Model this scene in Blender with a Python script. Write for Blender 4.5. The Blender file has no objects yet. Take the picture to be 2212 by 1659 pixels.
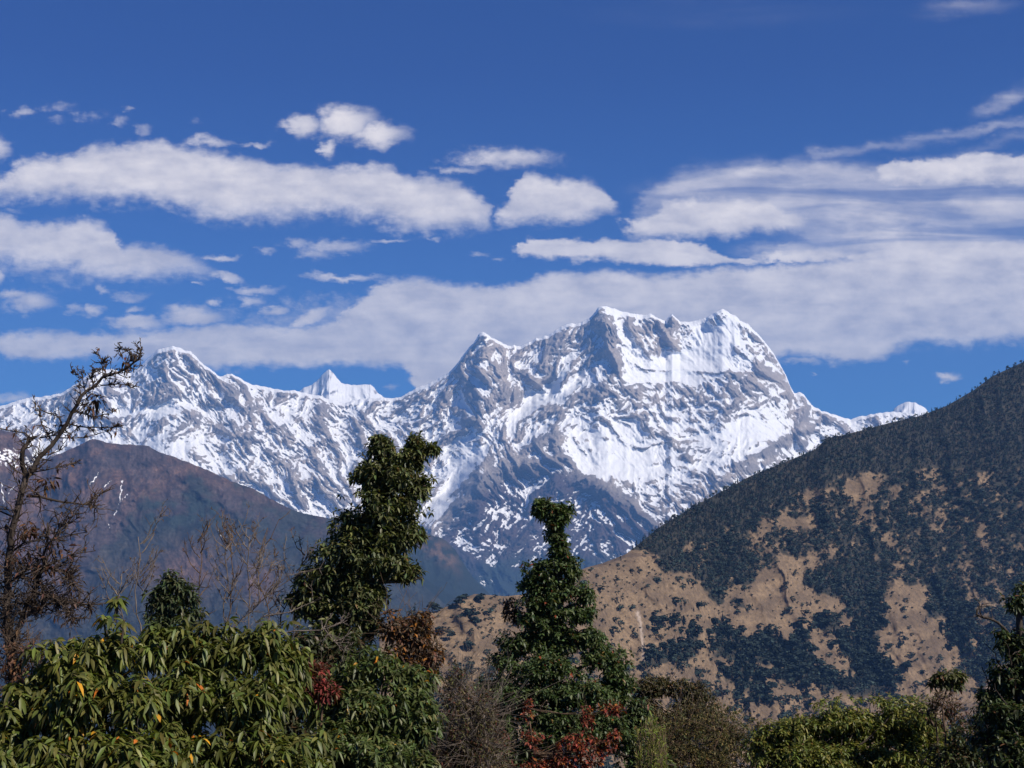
import bpy, math, random
import numpy as np

# ------------------------------------------------------------------ camera, sky, sun, exposure
S = bpy.context.scene
C = S.collection
PW, PH, FPX = 2212.0, 1659.0, 3039.0          # image size and focal length in pixels, for placing things by image coordinates
PITCH = math.radians(7.15)
CP, SP = math.cos(PITCH), math.sin(PITCH)

cam_d = bpy.data.cameras.new('camera')
cam = bpy.data.objects.new('camera', cam_d)
C.objects.link(cam)
cam_d.sensor_width = 36.0
cam_d.lens = FPX / PW * 36.0
cam_d.clip_start = 0.1
cam_d.clip_end = 120000
cam.location = (0, 0, 0)
cam.rotation_euler = (math.pi / 2 + PITCH, 0, 0)
S.camera = cam

SUN_AZ = math.radians(122)                    # to the right of the view and a little behind
SUN_EL = math.radians(43)
SUN_STRENGTH = 5.0
SKY_STRENGTH = 0.085
HAZE_DENSITY = 3.4e-5

S.render.engine = 'CYCLES'
S.view_settings.view_transform = 'Standard'
S.view_settings.look = 'None'
S.view_settings.exposure = 0.45
S.view_settings.gamma = 1.0
S.view_settings.use_curve_mapping = False
S.cycles.use_denoising = True
S.cycles.max_bounces = 6
S.cycles.diffuse_bounces = 2
S.cycles.transmission_bounces = 3
S.cycles.transparent_max_bounces = 4
S.cycles.volume_bounces = 0

sun_d = bpy.data.lights.new('sun', 'SUN')
sun = bpy.data.objects.new('sun', sun_d)
C.objects.link(sun)
sun_d.energy = SUN_STRENGTH
sun_d.angle = math.radians(0.5)
sun_d.color = (1.0, 0.925, 0.81)
# sun direction (towards the sun): x right, y ahead
sdir = (math.sin(SUN_AZ) * math.cos(SUN_EL), math.cos(SUN_AZ) * math.cos(SUN_EL), math.sin(SUN_EL))
from mathutils import Vector
sun.rotation_euler = Vector(sdir).to_track_quat('Z', 'Y').to_euler()

# ------------------------------------------------------------------ world: sky with a deck of clouds
W = bpy.data.worlds.new('World')
S.world = W
W.use_nodes = True
nt = W.node_tree
nt.nodes.clear()
NL = nt.links.new


def nd(tree, typ, **kw):
    n = tree.nodes.new(typ)
    for k, v in kw.items():
        if k == 'inp':
            for i, val in v.items():
                if hasattr(val, 'is_output') or isinstance(val, bpy.types.NodeSocket):
                    tree.links.new(val, n.inputs[i])
                else:
                    n.inputs[i].default_value = val
        else:
            setattr(n, k, v)
    return n


def mth(tree, op, a, b=None, c=None, clamp=False):
    inp = {0: a}
    if b is not None:
        inp[1] = b
    if c is not None:
        inp[2] = c
    return nd(tree, 'ShaderNodeMath', operation=op, use_clamp=clamp, inp=inp).outputs[0]


def sstep(tree, v, a, b):
    return nd(tree, 'ShaderNodeMapRange', interpolation_type='SMOOTHSTEP', inp={0: v, 1: a, 2: b, 3: 0.0, 4: 1.0}).outputs[0]


def build_sky():
    t = nt
    sky = nd(t, 'ShaderNodeTexSky', sky_type='NISHITA')
    sky.sun_disc = False
    sky.sun_elevation = SUN_EL
    sky.sun_rotation = SUN_AZ
    sky.altitude = 2800
    sky.air_density = 1.0
    sky.dust_density = 0.3
    sky.ozone_density = 4.0
    hs = nd(t, 'ShaderNodeHueSaturation', inp={0: 0.5, 1: 1.22, 2: 1.0, 3: 1.0, 4: sky.outputs[0]})
    tint = nd(t, 'ShaderNodeMix', data_type='RGBA', blend_type='MULTIPLY', inp={0: 1.0})
    NL(hs.outputs[0], tint.inputs[6])

    zz = nd(t, 'ShaderNodeSeparateXYZ', inp={0: nd(t, 'ShaderNodeTexCoord').outputs['Generated']}).outputs[2]
    rp = nd(t, 'ShaderNodeValToRGB', inp={0: zz})
    rp.color_ramp.elements[0].position = 0.06
    rp.color_ramp.elements[0].color = (0.36, 0.72, 1.0, 1)
    rp.color_ramp.elements[1].position = 0.335
    rp.color_ramp.elements[1].color = (0.0, 0.21, 0.60, 1)
    NL(rp.outputs[0], tint.inputs[7])
    # fixed image pixel coordinates, from camera pitch and focal length, for placing clouds
    d = nd(t, 'ShaderNodeTexCoord').outputs['Generated']

    def dot(v):
        return nd(t, 'ShaderNodeVectorMath', operation='DOT_PRODUCT', inp={0: d, 1: v}).outputs['Value']
    f = dot((0, CP, SP))
    fs = mth(t, 'MAXIMUM', f, 0.05)
    X0 = mth(t, 'MULTIPLY_ADD', mth(t, 'DIVIDE', dot((1, 0, 0)), fs), FPX, PW / 2)
    Y0 = mth(t, 'MULTIPLY_ADD', mth(t, 'DIVIDE', dot((0, -SP, CP)), fs), -FPX, PH / 2)
    front = sstep(t, f, 0.3, 0.6)
    base = nd(t, 'ShaderNodeCombineXYZ', inp={0: X0, 1: Y0, 2: 0.0}).outputs[0]
    # turbulence
    m1 = nd(t, 'ShaderNodeMapping', inp={0: base, 3: (1 / 95, 1 / 48, 1)}).outputs[0]
    n1 = nd(t, 'ShaderNodeTexNoise', noise_dimensions='2D', inp={'Vector': m1, 'Scale': 1.0, 'Detail': 5.0, 'Roughness': 0.58})
    m2 = nd(t, 'ShaderNodeMapping', inp={0: base, 3: (1 / 430, 1 / 46, 1), 2: (0, 0, 0.13)}).outputs[0]
    n2 = nd(t, 'ShaderNodeTexNoise', noise_dimensions='2D', inp={'Vector': m2, 'Scale': 1.0, 'Detail': 5.0, 'Roughness': 0.52, 'Distortion': 0.4})
    m3 = nd(t, 'ShaderNodeMapping', inp={0: base, 3: (1 / 30, 1 / 19, 1)}).outputs[0]
    n3 = nd(t, 'ShaderNodeTexNoise', noise_dimensions='2D', inp={'Vector': m3, 'Scale': 1.0, 'Detail': 4.0, 'Roughness': 0.6})
    sp1 = nd(t, 'ShaderNodeSeparateColor', inp={0: n1.outputs['Color']})
    sp3 = nd(t, 'ShaderNodeSeparateColor', inp={0: n3.outputs['Color']})
    X = mth(t, 'ADD', X0, mth(t, 'MULTIPLY_ADD', sp1.outputs[0], 64.0, -32.0))
    Y = mth(t, 'ADD', Y0, mth(t, 'MULTIPLY_ADD', sp1.outputs[1], 36.0, -18.0))
    X = mth(t, 'ADD', X, mth(t, 'MULTIPLY_ADD', sp3.outputs[0], 30.0, -15.0))
    Y = mth(t, 'ADD', Y, mth(t, 'MULTIPLY_ADD', sp3.outputs[1], 17.0, -8.5))
    Pv = [nd(t, 'ShaderNodeCombineXYZ', inp={0: X, 1: Y, 2: 0.0}).outputs[0]]

    def chained():
        # each cloud waits for the one before it, which keeps the shader's memory small
        if acc[0] is not None:
            Pv[0] = nd(t, 'ShaderNodeVectorMath', operation='MULTIPLY_ADD', inp={0: acc[0], 1: (1e-5, 1e-5, 0), 2: Pv[0]}).outputs[0]
        return Pv[0]

    def curve(pts, X):
        xn = mth(t, 'MULTIPLY_ADD', X, 1 / 2612.0, 200 / 2612.0, clamp=True)
        n = nd(t, 'ShaderNodeFloatCurve', inp={1: xn})
        cu = n.mapping.curves[0]
        pts = [(-200, pts[0][1])] + [p for p in pts] + [(2412, pts[-1][1])]
        pts = [((x + 200) / 2612.0, 1 - y / 1000.0) for x, y in pts]
        while len(cu.points) < len(pts):
            cu.points.new(0.5, 0.5)
        for q, (a, b) in zip(cu.points, pts):
            q.location = (a, b)
            q.handle_type = 'AUTO_CLAMPED'
        n.mapping.update()
        return mth(t, 'MULTIPLY_ADD', n.outputs[0], -1000.0, 1000.0)

    acc = [None]

    def add(v):
        acc[0] = v if acc[0] is None else mth(t, 'MAXIMUM', acc[0], v)

    def band(top, bot, st=23, sb=46, dens=1.0, ends=(None, None), off=(0, 0)):
        sp = nd(t, 'ShaderNodeSeparateXYZ', inp={0: chained()})
        X, Y = sp.outputs[0], sp.outputs[1]
        a = sstep(t, mth(t, 'SUBTRACT', Y, curve(top, X)), -st + off[0], st + off[0])
        b = sstep(t, mth(t, 'SUBTRACT', curve(bot, X), Y), -sb + off[1], sb + off[1])
        v = mth(t, 'MULTIPLY', mth(t, 'MULTIPLY', a, b), dens)
        if ends[0] is not None:
            v = mth(t, 'MULTIPLY', v, sstep(t, X, ends[0] - 25, ends[0] + 25))
        if ends[1] is not None:
            v = mth(t, 'MULTIPLY', v, sstep(t, X, ends[1] + 25, ends[1] - 25))
        add(v)

    def blob(x, y, rx, ry, dens=1.0, rot=0.0):
        m = nd(t, 'ShaderNodeMapping', vector_type='TEXTURE', inp={0: chained(), 1: (x, y, 0), 2: (0, 0, math.radians(rot)), 3: (rx, ry, 1)})
        l = nd(t, 'ShaderNodeVectorMath', operation='LENGTH', inp={0: m.outputs[0]}).outputs['Value']
        add(nd(t, 'ShaderNodeMapRange', interpolation_type='SMOOTHSTEP', inp={0: l, 1: 0.05, 2: 1.65, 3: dens * 1.1, 4: 0.0}).outputs[0])

    band([(-60, 400), (0, 381), (51, 353), (118, 343), (174, 323), (246, 315), (318, 309), (405, 317), (461, 333), (564, 350), (641, 363), (790, 361), (841, 358), (872, 380), (964, 391), (1005, 409), (1051, 445), (1085, 478)],
         [(-60, 430), (0, 425), (128, 422), (215, 427), (328, 430), (400, 450), (533, 471), (595, 468), (656, 456), (800, 466), (892, 491), (959, 491), (1051, 482), (1085, 478)], ends=(None, 1072))
    band([(1060, 452), (1074, 446), (1106, 408), (1144, 376), (1176, 385), (1208, 390), (1262, 392), (1315, 419), (1342, 448)],
         [(1060, 470), (1080, 478), (1160, 475), (1240, 473), (1337, 455)], st=22, sb=32, ends=(1070, 1338))
    band([(0, 466), (51, 484), (128, 480), (179, 480), (226, 491), (256, 512), (262, 530), (333, 540), (390, 548), (441, 568), (480, 582)],
         [(0, 558), (62, 573), (128, 576), (195, 594), (277, 594), (369, 589), (436, 583), (480, 584)], ends=(None, 470))
    band([(0, 560), (200, 570), (330, 580)], [(0, 600), (150, 625), (330, 600)], st=20, sb=30, dens=0.38, ends=(None, 320))
    band([(-100, 745), (0, 728), (70, 722), (128, 722), (359, 712), (502, 702), (641, 707), (707, 697), (769, 645), (800, 630), (820, 612), (872, 602), (923, 609), (1005, 617), (1056, 625), (1134, 601), (1240, 588), (1320, 588), (1412, 596), (1482, 593), (1560, 583), (1700, 570), (1850, 560), (2000, 545), (2212, 525)],
         [(-100, 755), (0, 763), (51, 776), (205, 770), (410, 789), (513, 791), (718, 786), (850, 786), (890, 812), (930, 880), (1000, 890), (1640, 860), (1685, 770), (1739, 767), (1846, 778), (1884, 778), (1937, 751), (2007, 737), (2098, 740), (2212, 738)], st=18, sb=22)
    band([(1320, 495), (1342, 483), (1401, 467), (1444, 440), (1508, 429), (1589, 427), (1658, 435), (1701, 457), (1760, 470)],
         [(1320, 512), (1342, 515), (1455, 510), (1562, 510), (1632, 499), (1712, 490), (1760, 488)], st=18, sb=24, ends=(1345, 1740))
    band([(1095, 538), (1149, 518), (1240, 518), (1455, 518), (1519, 532), (1541, 542), (1616, 562)],
         [(1095, 545), (1187, 556), (1294, 560), (1455, 574), (1535, 574), (1616, 568)], st=9, sb=12, ends=(1115, 1610))
    # high veil on the right
    veil_lo = acc[0]
    acc[0] = mth(t, 'MULTIPLY', veil_lo, 1e-6)
    band([(1340, 440), (1400, 405), (1470, 372), (1585, 352), (1700, 345), (1800, 348), (1900, 360), (2000, 350), (2212, 338)],
         [(1340, 470), (1480, 460), (1600, 480), (1700, 505), (1800, 560), (2212, 600)], st=26, sb=24, dens=0.66, ends=(1370, None))
    band([(1690, 395), (1760, 380), (1900, 362), (2100, 320), (2212, 283)], [(1690, 405), (1760, 396), (1900, 378), (2100, 338), (2212, 300)], st=18, sb=18, dens=0.45, ends=(1720, None))
    band([(1500, 440), (1760, 320), (1800, 322), (1900, 308), (2050, 284), (2212, 260)], [(1500, 440), (1760, 352), (1850, 336), (1950, 322), (2100, 295), (2212, 272)], st=16, sb=16, dens=0.55, ends=(1740, None))
    blob(1640, 375, 120, 24, 0.75, -8)
    blob(1560, 400, 160, 30, 0.6, -4)
    blob(1700, 470, 120, 20, 0.65)
    blob(2170, 215, 70, 22, 0.55, -25)
    blob(2080, 15, 110, 22, 0.30, -5)
    blob(1560, 20, 300, 40, 0.10)
    blob(1750, 540, 140, 22, 0.75)
    blob(1990, 520, 280, 60, 0.95)
    blob(1930, 470, 300, 60, 0.75)
    blob(2150, 440, 200, 70, 0.8)
    blob(1690, 530, 30, 9, 0.7)
    blob(1900, 440, 300, 70, 0.7)
    veil = mth(t, 'MULTIPLY', acc[0], mth(t, 'MULTIPLY_ADD', sstep(t, n2.outputs[0], 0.25, 0.68), 0.55, 0.45))
    acc[0] = mth(t, 'ADD', veil_lo, mth(t, 'MULTIPLY', veil, 1e-6))
    band([(1850, 378), (1925, 350), (2010, 346), (2130, 333), (2212, 336)], [(1850, 384), (1950, 390), (2100, 395), (2212, 388)], st=10, sb=18, dens=0.9, ends=(1885, None))
    for b in [(646, 271, 42, 26), (743, 266, 66, 36), (815, 292, 58, 28), (712, 322, 18, 20, 0.8), (1085, 342, 112, 22, 0.75), (995, 368, 60, 9, 0.55),
              (455, 308, 46, 14, 0.6), (555, 312, 42, 6, 0.5), (46, 243, 34, 13, 0.5), (123, 227, 44, 13, 0.3), (190, 248, 48, 15, 0.28), (118, 258, 26, 10, 0.35),
              (256, 266, 22, 15, 0.42), (279, 238, 18, 8, 0.45), (308, 279, 20, 15, 0.42), (-5, 320, 34, 28, 0.7), (420, 265, 22, 9, 0.2),
              (630, 525, 40, 12, 0.6), (718, 533, 84, 17, 0.62), (677, 548, 40, 17, 0.55), (846, 520, 42, 5, 0.5), (580, 545, 20, 8, 0.4),
              (478, 556, 46, 8, 0.75), (487, 598, 54, 9, 0.7, 14), (553, 625, 54, 10, 0.62), (548, 646, 28, 13, 0.6), (590, 671, 36, 11, 0.75), (461, 653, 22, 7, 0.7),
              (412, 682, 68, 23, 0.95), (292, 700, 66, 17, 0.95), (672, 686, 46, 18, 0.95, -25), (287, 668, 16, 9, 0.6), (205, 671, 28, 12, 0.7), (164, 669, 30, 10, 0.5),
              (62, 653, 58, 24, 0.85), (30, 636, 40, 14, 0.7), (220, 630, 17, 11, 0.6), (272, 639, 46, 10, 0.5), (430, 612, 12, 6, 0.55), (690, 590, 30, 5, 0.4), (738, 599, 94, 9, 0.75),
              (-5, 596, 24, 20, 0.85), (640, 660, 14, 6, 0.4), (700, 655, 20, 10, 0.35), (943, 517, 16, 6, 0.45), (1036, 552, 24, 7, 0.4), (1074, 560, 17, 7, 0.5), (700, 640, 20, 8, 0.3),
              (1733, 781, 50, 9, 0.6), (1766, 805, 11, 5, 0.55), (1948, 778, 12, 6, 0.5), (2050, 815, 26, 11, 0.9), (20, 860, 80, 14, 0.6), (840, 830, 22, 8, 0.5, -15), (150, 850, 60, 6, 0.2),
              (1600, 562, 60, 8, 0.9), (1700, 556, 70, 10, 1.0), (1780, 552, 50, 12, 1.0), (1860, 556, 50, 8, 0.9), (230, 450, 70, 6, 0.25), (20, 455, 30, 10, 0.35), (1470, 690, 900, 60, 0.9)]:
        blob(*b)
    fld = mth(t, 'ADD', acc[0], mth(t, 'MULTIPLY', mth(t, 'MULTIPLY_ADD', n3.outputs[0], 0.85, -0.45), mth(t, 'MULTIPLY', mth(t, 'SUBTRACT', 1.12, acc[0]), sstep(t, acc[0], 0.0, 0.22))))
    alpha = mth(t, 'MULTIPLY', mth(t, 'MULTIPLY', sstep(t, fld, 0.05, 1.02), 0.97), front)
    veil = mth(t, 'MULTIPLY', mth(t, 'MULTIPLY', sstep(t, veil, 0.0, 0.95), 0.92), front)
    alpha = mth(t, 'SUBTRACT', 1.0, mth(t, 'MULTIPLY', mth(t, 'SUBTRACT', 1.0, alpha), mth(t, 'SUBTRACT', 1.0, veil)))
    # cloud body: grey-violet with brighter cores and tops
    lum = mth(t, 'ADD', mth(t, 'MULTIPLY', n2.outputs[0], 0.15), mth(t, 'MULTIPLY_ADD', n3.outputs[0], 0.05, mth(t, 'MULTIPLY', n1.outputs[0], 0.32)))
    ramp = nd(t, 'ShaderNodeValToRGB', inp={0: lum})
    ramp.color_ramp.elements[0].position = 0.19
    ramp.color_ramp.elements[0].color = (0.58, 0.53, 0.53, 1)
    ramp.color_ramp.elements[1].position = 0.335
    ramp.color_ramp.elements[1].color = (0.95, 0.85, 0.76, 1)
    b1 = nd(t, 'ShaderNodeBackground', inp={0: tint.outputs[2], 1: SKY_STRENGTH})
    b2 = nd(t, 'ShaderNodeBackground', inp={0: ramp.outputs[0], 1: 1.02})
    mx = nd(t, 'ShaderNodeMixShader', inp={0: alpha, 1: b1.outputs[0], 2: b2.outputs[0]})
    out = nd(t, 'ShaderNodeOutputWorld')
    NL(mx.outputs[0], out.inputs[0])
    W.cycles.sampling_method = 'MANUAL'
    W.cycles.sample_map_resolution = 256


build_sky()


# ------------------------------------------------------------------ helpers
def tag(o, label=None, cat=None, group=None, kind=None):
    if label:
        o['label'] = label
    if cat:
        o['category'] = cat
    if group:
        o['group'] = group
    if kind:
        o['kind'] = kind
    return o


def ray(px, py):
    """Direction for an image pixel, scaled to one metre of depth."""
    px = np.asarray(px, float)
    py = np.asarray(py, float)
    a = (px - PW / 2) / FPX
    b = (PH / 2 - py) / FPX
    dy = CP - b * SP
    return a / dy, (SP + b * CP) / dy


def at(px, py, D):
    u, v = ray(px, py)
    return Vector((float(u * D), float(D), float(v * D)))


def mesh_obj(name, verts, faces, mat, parent=None, smooth=False, attrs=None):
    """faces: (n,k) array of one size, or a list of such arrays."""
    if not isinstance(faces, (list, tuple)):
        faces = [faces]
    faces = [np.asarray(f, np.int32) for f in faces if len(f)]
    me = bpy.data.meshes.new(name)
    verts = np.asarray(verts, np.float32)
    me.vertices.add(len(verts))
    me.vertices.foreach_set('co', verts.ravel())
    nl = sum(f.size for f in faces)
    me.loops.add(nl)
    me.loops.foreach_set('vertex_index', np.concatenate([f.ravel() for f in faces]))
    nf = sum(len(f) for f in faces)
    me.polygons.add(nf)
    tot = np.concatenate([np.full(len(f), f.shape[1], np.int32) for f in faces])
    st = np.concatenate([[0], np.cumsum(tot)[:-1]]).astype(np.int32)
    me.polygons.foreach_set('loop_start', st)
    me.polygons.foreach_set('loop_total', tot)
    if smooth:
        me.polygons.foreach_set('use_smooth', np.ones(nf, bool))
    for k, v in (attrs or {}).items():
        v = np.asarray(v, np.float32)
        if v.ndim == 1:
            a = me.attributes.new(k, 'FLOAT', 'POINT')
            a.data.foreach_set('value', v)
        else:
            a = me.attributes.new(k, 'FLOAT_COLOR', 'POINT')
            if v.shape[1] == 3:
                v = np.concatenate([v, np.ones((len(v), 1), np.float32)], 1)
            a.data.foreach_set('color', v.ravel())
    me.materials.append(mat)
    me.update(calc_edges=True)
    o = bpy.data.objects.new(name, me)
    C.objects.link(o)
    if parent:
        o.parent = parent
    return o


_PERM = {}


def perlin(x, y, seed=0):
    if seed not in _PERM:
        r = np.random.RandomState(seed + 11)
        p = r.permutation(1024)
        ang = r.rand(1024) * 2 * np.pi
        _PERM[seed] = (np.concatenate([p, p]), np.cos(ang), np.sin(ang))
    p, gx, gy = _PERM[seed]
    xi = np.floor(x).astype(np.int64)
    yi = np.floor(y).astype(np.int64)
    xf = x - xi
    yf = y - yi
    xi &= 1023
    yi &= 1023
    x1 = (xi + 1) & 1023
    y1 = (yi + 1) & 1023

    def g(a, b, dx, dy):
        h = p[p[a] + b]
        return gx[h] * dx + gy[h] * dy
    u = xf * xf * xf * (xf * (xf * 6 - 15) + 10)
    v = yf * yf * yf * (yf * (yf * 6 - 15) + 10)
    a = g(xi, yi, xf, yf)
    b = g(x1, yi, xf - 1, yf)
    c = g(xi, y1, xf, yf - 1)
    d = g(x1, y1, xf - 1, yf - 1)
    return ((a + u * (b - a)) * (1 - v) + (c + u * (d - c)) * v) * 1.5


def fbm(x, y, oct=5, seed=0, gain=0.5):
    s = 0
    a = 1.0
    for i in range(oct):
        s = s + a * perlin(x * 2 ** i, y * 2 ** i, seed + i)
        a *= gain
    return s


def ridged(x, y, oct=5, seed=0, gain=0.5):
    """0 in the gullies, about 1 on sharp crests; finer crests grow on the coarser ones."""
    s = 0
    a = 1.0
    w = 1.0
    n = 0
    for i in range(oct):
        r = 1 - np.abs(perlin(x * 2 ** i, y * 2 ** i, seed + i)) * 1.4
        r = np.clip(r, 0, 1) ** 1.6
        s = s + a * r * w
        w = np.clip(r * 1.5, 0.15, 1)
        n += a
        a *= gain
    return s / n


def smooth01(x, a, b):
    t = np.clip((x - a) / (b - a), 0, 1)
    return t * t * (3 - 2 * t)


def poly_dist(x, y, pts):
    """Distance to a polyline and the position along it (0..1)."""
    best = np.full(x.shape, 1e9)
    bt = np.zeros(x.shape)
    n = len(pts) - 1
    for i in range(n):
        (ax, ay), (bx, by) = pts[i], pts[i + 1]
        dx, dy = bx - ax, by - ay
        t = np.clip(((x - ax) * dx + (y - ay) * dy) / (dx * dx + dy * dy + 1e-9), 0, 1)
        d = np.hypot(x - ax - t * dx, y - ay - t * dy)
        m = d < best
        best = np.where(m, d, best)
        bt = np.where(m, (i + t) / n, bt)
    return best, bt


def ell(x, y, cx, cy, rx, ry, rot=0.0):
    c, s = math.cos(math.radians(rot)), math.sin(math.radians(rot))
    dx, dy = x - cx, y - cy
    return np.exp(-(((dx * c + dy * s) / rx) ** 2 + ((-dx * s + dy * c) / ry) ** 2))


def interp(pts):
    xs = np.array([p[0] for p in pts], float)
    ys = np.array([p[1] for p in pts], float)
    return lambda x: np.interp(x, xs, ys)


FLOOR = -1390.0


def relief(name, mat, xs, top, bot, dfun, nrow, attr_fun, gamma=1.0, jag=None, back=0.65, back_rows=5):
    """A mountainside: a sheet of terrain from its skyline down to its foot, with a back slope and
    skirts that run down to the valley floor, so it is a closed hill from every side."""
    nx = len(xs)
    v = np.linspace(0, 1, nrow) ** gamma
    yt = top(xs)
    if jag is not None:
        yt = yt + jag(xs)
    PX = np.repeat(xs[None, :], nrow, 0)
    PY = yt[None, :] + (bot - yt[None, :]) * v[:, None]
    D = dfun(PX, PY, yt[None, :])
    u, w = ray(PX, PY)
    XYZ = np.stack([u * D, D, w * D], -1)
    at_ = attr_fun(PX, PY, XYZ)
    # back slope and lower skirt
    cres = XYZ[0]
    rows = []
    for k in range(back_rows, 0, -1):
        fr = (k / back_rows) ** 1.5
        drop = fr * (cres[:, 2] - FLOOR)
        q = cres.copy()
        q[:, 1] += drop / back
        q[:, 0] *= (q[:, 1] / cres[:, 1])
        q[:, 2] -= drop
        rows.append(q)
    low = XYZ[-1].copy()
    low[:, 2] = np.minimum(low[:, 2], FLOOR)
    allv = np.concatenate([np.array(rows), XYZ, low[None]], 0)
    nr = allv.shape[0]
    idx = np.arange(nr * nx).reshape(nr, nx)
    F = np.stack([idx[:-1, :-1], idx[1:, :-1], idx[1:, 1:], idx[:-1, 1:]], -1).reshape(-1, 4)
    A = {}
    for k, val in at_.items():
        pad_t = np.repeat(val[:1], back_rows, 0)
        A[k] = np.concatenate([pad_t, val, val[-1:]], 0).reshape((-1,) + val.shape[2:])
    return mesh_obj(name, allv.reshape(-1, 3), F, mat, smooth=True, attrs=A)


def grid_normals(XYZ):
    du = np.gradient(XYZ, axis=1)
    dv = np.gradient(XYZ, axis=0)
    n = np.cross(dv, du)
    n /= np.linalg.norm(n, axis=-1, keepdims=True) + 1e-9
    n *= np.where(n[..., 1:2] > 0, -1, 1)          # facing the viewer's side
    return n


# ------------------------------------------------------------------ materials
def new_mat(name):
    m = bpy.data.materials.new(name)
    m.use_nodes = True
    t = m.node_tree
    bs = t.nodes['Principled BSDF']
    return m, t, bs


def mix_rgb(t, fac, a, b, blend='MIX'):
    n = nd(t, 'ShaderNodeMix', data_type='RGBA', blend_type=blend, inp={0: fac, 6: a, 7: b})
    return n.outputs[2]


def rgba(c):
    return (c[0], c[1], c[2], 1.0)


def terrain_mat(name, snow=True, detail=25.0, bump=0.0):
    """Colour comes from the 'col' attribute (rock, grass, scree); snow lies where 'snow' says."""
    m, t, bs = new_mat(name)
    geo = nd(t, 'ShaderNodeNewGeometry').outputs['Position']
    col = nd(t, 'ShaderNodeAttribute', attribute_name='col').outputs['Color']
    no = nd(t, 'ShaderNodeTexNoise', inp={'Vector': geo, 'Scale': 1.0 / detail, 'Detail': 5.0, 'Roughness': 0.65})
    nf = nd(t, 'ShaderNodeTexNoise', inp={'Vector': geo, 'Scale': 3.2 / detail, 'Detail': 4.0, 'Roughness': 0.7})
    k = nd(t, 'ShaderNodeMapRange', inp={0: mth(t, 'MULTIPLY_ADD', nf.outputs[0], 0.5, mth(t, 'MULTIPLY', no.outputs[0], 0.5)), 1: 0.36, 2: 0.64, 3: 0.58, 4: 1.42}).outputs[0]
    c = nd(t, 'ShaderNodeVectorMath', operation='SCALE', inp={0: col, 3: k}).outputs[0]
    if snow:
        sn = nd(t, 'ShaderNodeAttribute', attribute_name='snow').outputs['Fac']
        s2 = mth(t, 'ADD', sn, mth(t, 'MULTIPLY_ADD', no.outputs[0], 0.7, -0.35))
        s2 = sstep(t, s2, 0.30, 0.66)
        c = mix_rgb(t, s2, c, (0.90, 0.90, 0.91, 1))
    t.links.new(c, bs.inputs['Base Color'])
    bs.inputs['Roughness'].default_value = 0.9
    bs.inputs['Specular IOR Level'].default_value = 0.15
    if bump:
        b = nd(t, 'ShaderNodeBump', inp={'Strength': 0.6, 'Distance': bump, 'Height': no.outputs[0]})
        t.links.new(b.outputs[0], bs.inputs['Normal'])
    return m


# ------------------------------------------------------------------ haze
def build_haze():
    x0, x1, y0, y1, z0, z1 = -13000, 13000, -600, 34000, FLOOR - 6, 5400
    v = [(x, y, z) for x in (x0, x1) for y in (y0, y1) for z in (z0, z1)]
    f = [(0, 1, 3, 2), (4, 6, 7, 5), (0, 4, 5, 1), (2, 3, 7, 6), (0, 2, 6, 4), (1, 5, 7, 3)]
    m = bpy.data.materials.new('haze')
    m.use_nodes = True
    t = m.node_tree
    t.nodes.clear()
    pv = nd(t, 'ShaderNodeVolumePrincipled')
    pv.inputs['Color'].default_value = (0.20, 0.45, 1.0, 1)
    pv.inputs['Absorption Color'].default_value = (0, 0, 0, 1)
    pv.inputs['Density'].default_value = HAZE_DENSITY
    pv.inputs['Anisotropy'].default_value = 0.0
    o = nd(t, 'ShaderNodeOutputMaterial')
    t.links.new(pv.outputs[0], o.inputs['Volume'])
    ob = mesh_obj('haze', v, np.array(f), m)
    tag(ob, kind='stuff', label='thin blue haze filling the valleys in front of the mountains', cat='haze')
    return ob


build_haze()


# ------------------------------------------------------------------ ground
def ground_z(x, y):
    r = np.hypot(np.asarray(x, float), np.maximum(np.asarray(y, float), -6.0))
    yy = np.maximum(np.asarray(y, float), -40.0)
    z = -1.7 - 0.10 * np.clip(yy, -40, 6) - 0.28 * np.clip(yy - 6, 0, 10) - 0.55 * np.clip(yy - 16, 0, 30) - 0.62 * np.clip(yy - 46, 0, 2130)
    return np.maximum(z, FLOOR)


def build_ground():
    m, t, bs = new_mat('ground_soil')
    geo = nd(t, 'ShaderNodeNewGeometry').outputs['Position']
    n = nd(t, 'ShaderNodeTexNoise', inp={'Vector': geo, 'Scale': 1.3, 'Detail': 6.0, 'Roughness': 0.6})
    r = nd(t, 'ShaderNodeValToRGB', inp={0: n.outputs[0]})
    r.color_ramp.elements[0].position = 0.35
    r.color_ramp.elements[0].color = (0.022, 0.018, 0.012, 1)
    r.color_ramp.elements[1].position = 0.7
    r.color_ramp.elements[1].color = (0.10, 0.075, 0.045, 1)
    t.links.new(r.outputs[0], bs.inputs['Base Color'])
    bs.inputs['Roughness'].default_value = 0.95
    ys = np.concatenate([np.linspace(-500, -12, 8), np.linspace(-10, 60, 71), np.geomspace(64, 33000, 60)])
    xs = np.concatenate([-np.geomspace(12500, 42, 36), np.linspace(-40, 40, 81), np.geomspace(42, 12500, 36)])
    Xg, Yg = np.meshgrid(xs, ys)
    Z = ground_z(Xg, Yg) + 0.22 * fbm(Xg * 0.3, Yg * 0.3, 4, 5) * (np.hypot(Xg, Yg) < 70)
    Z = np.maximum(Z, FLOOR)
    idx = np.arange(Xg.size).reshape(Xg.shape)
    F = np.stack([idx[:-1, :-1], idx[:-1, 1:], idx[1:, 1:], idx[1:, :-1]], -1).reshape(-1, 4)
    o = mesh_obj('ground', np.stack([Xg, Yg, Z], -1).reshape(-1, 3), F, m, smooth=True)
    tag(o, kind='structure', label='dark earth slope falling away into the valley', cat='ground')


build_ground()

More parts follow.
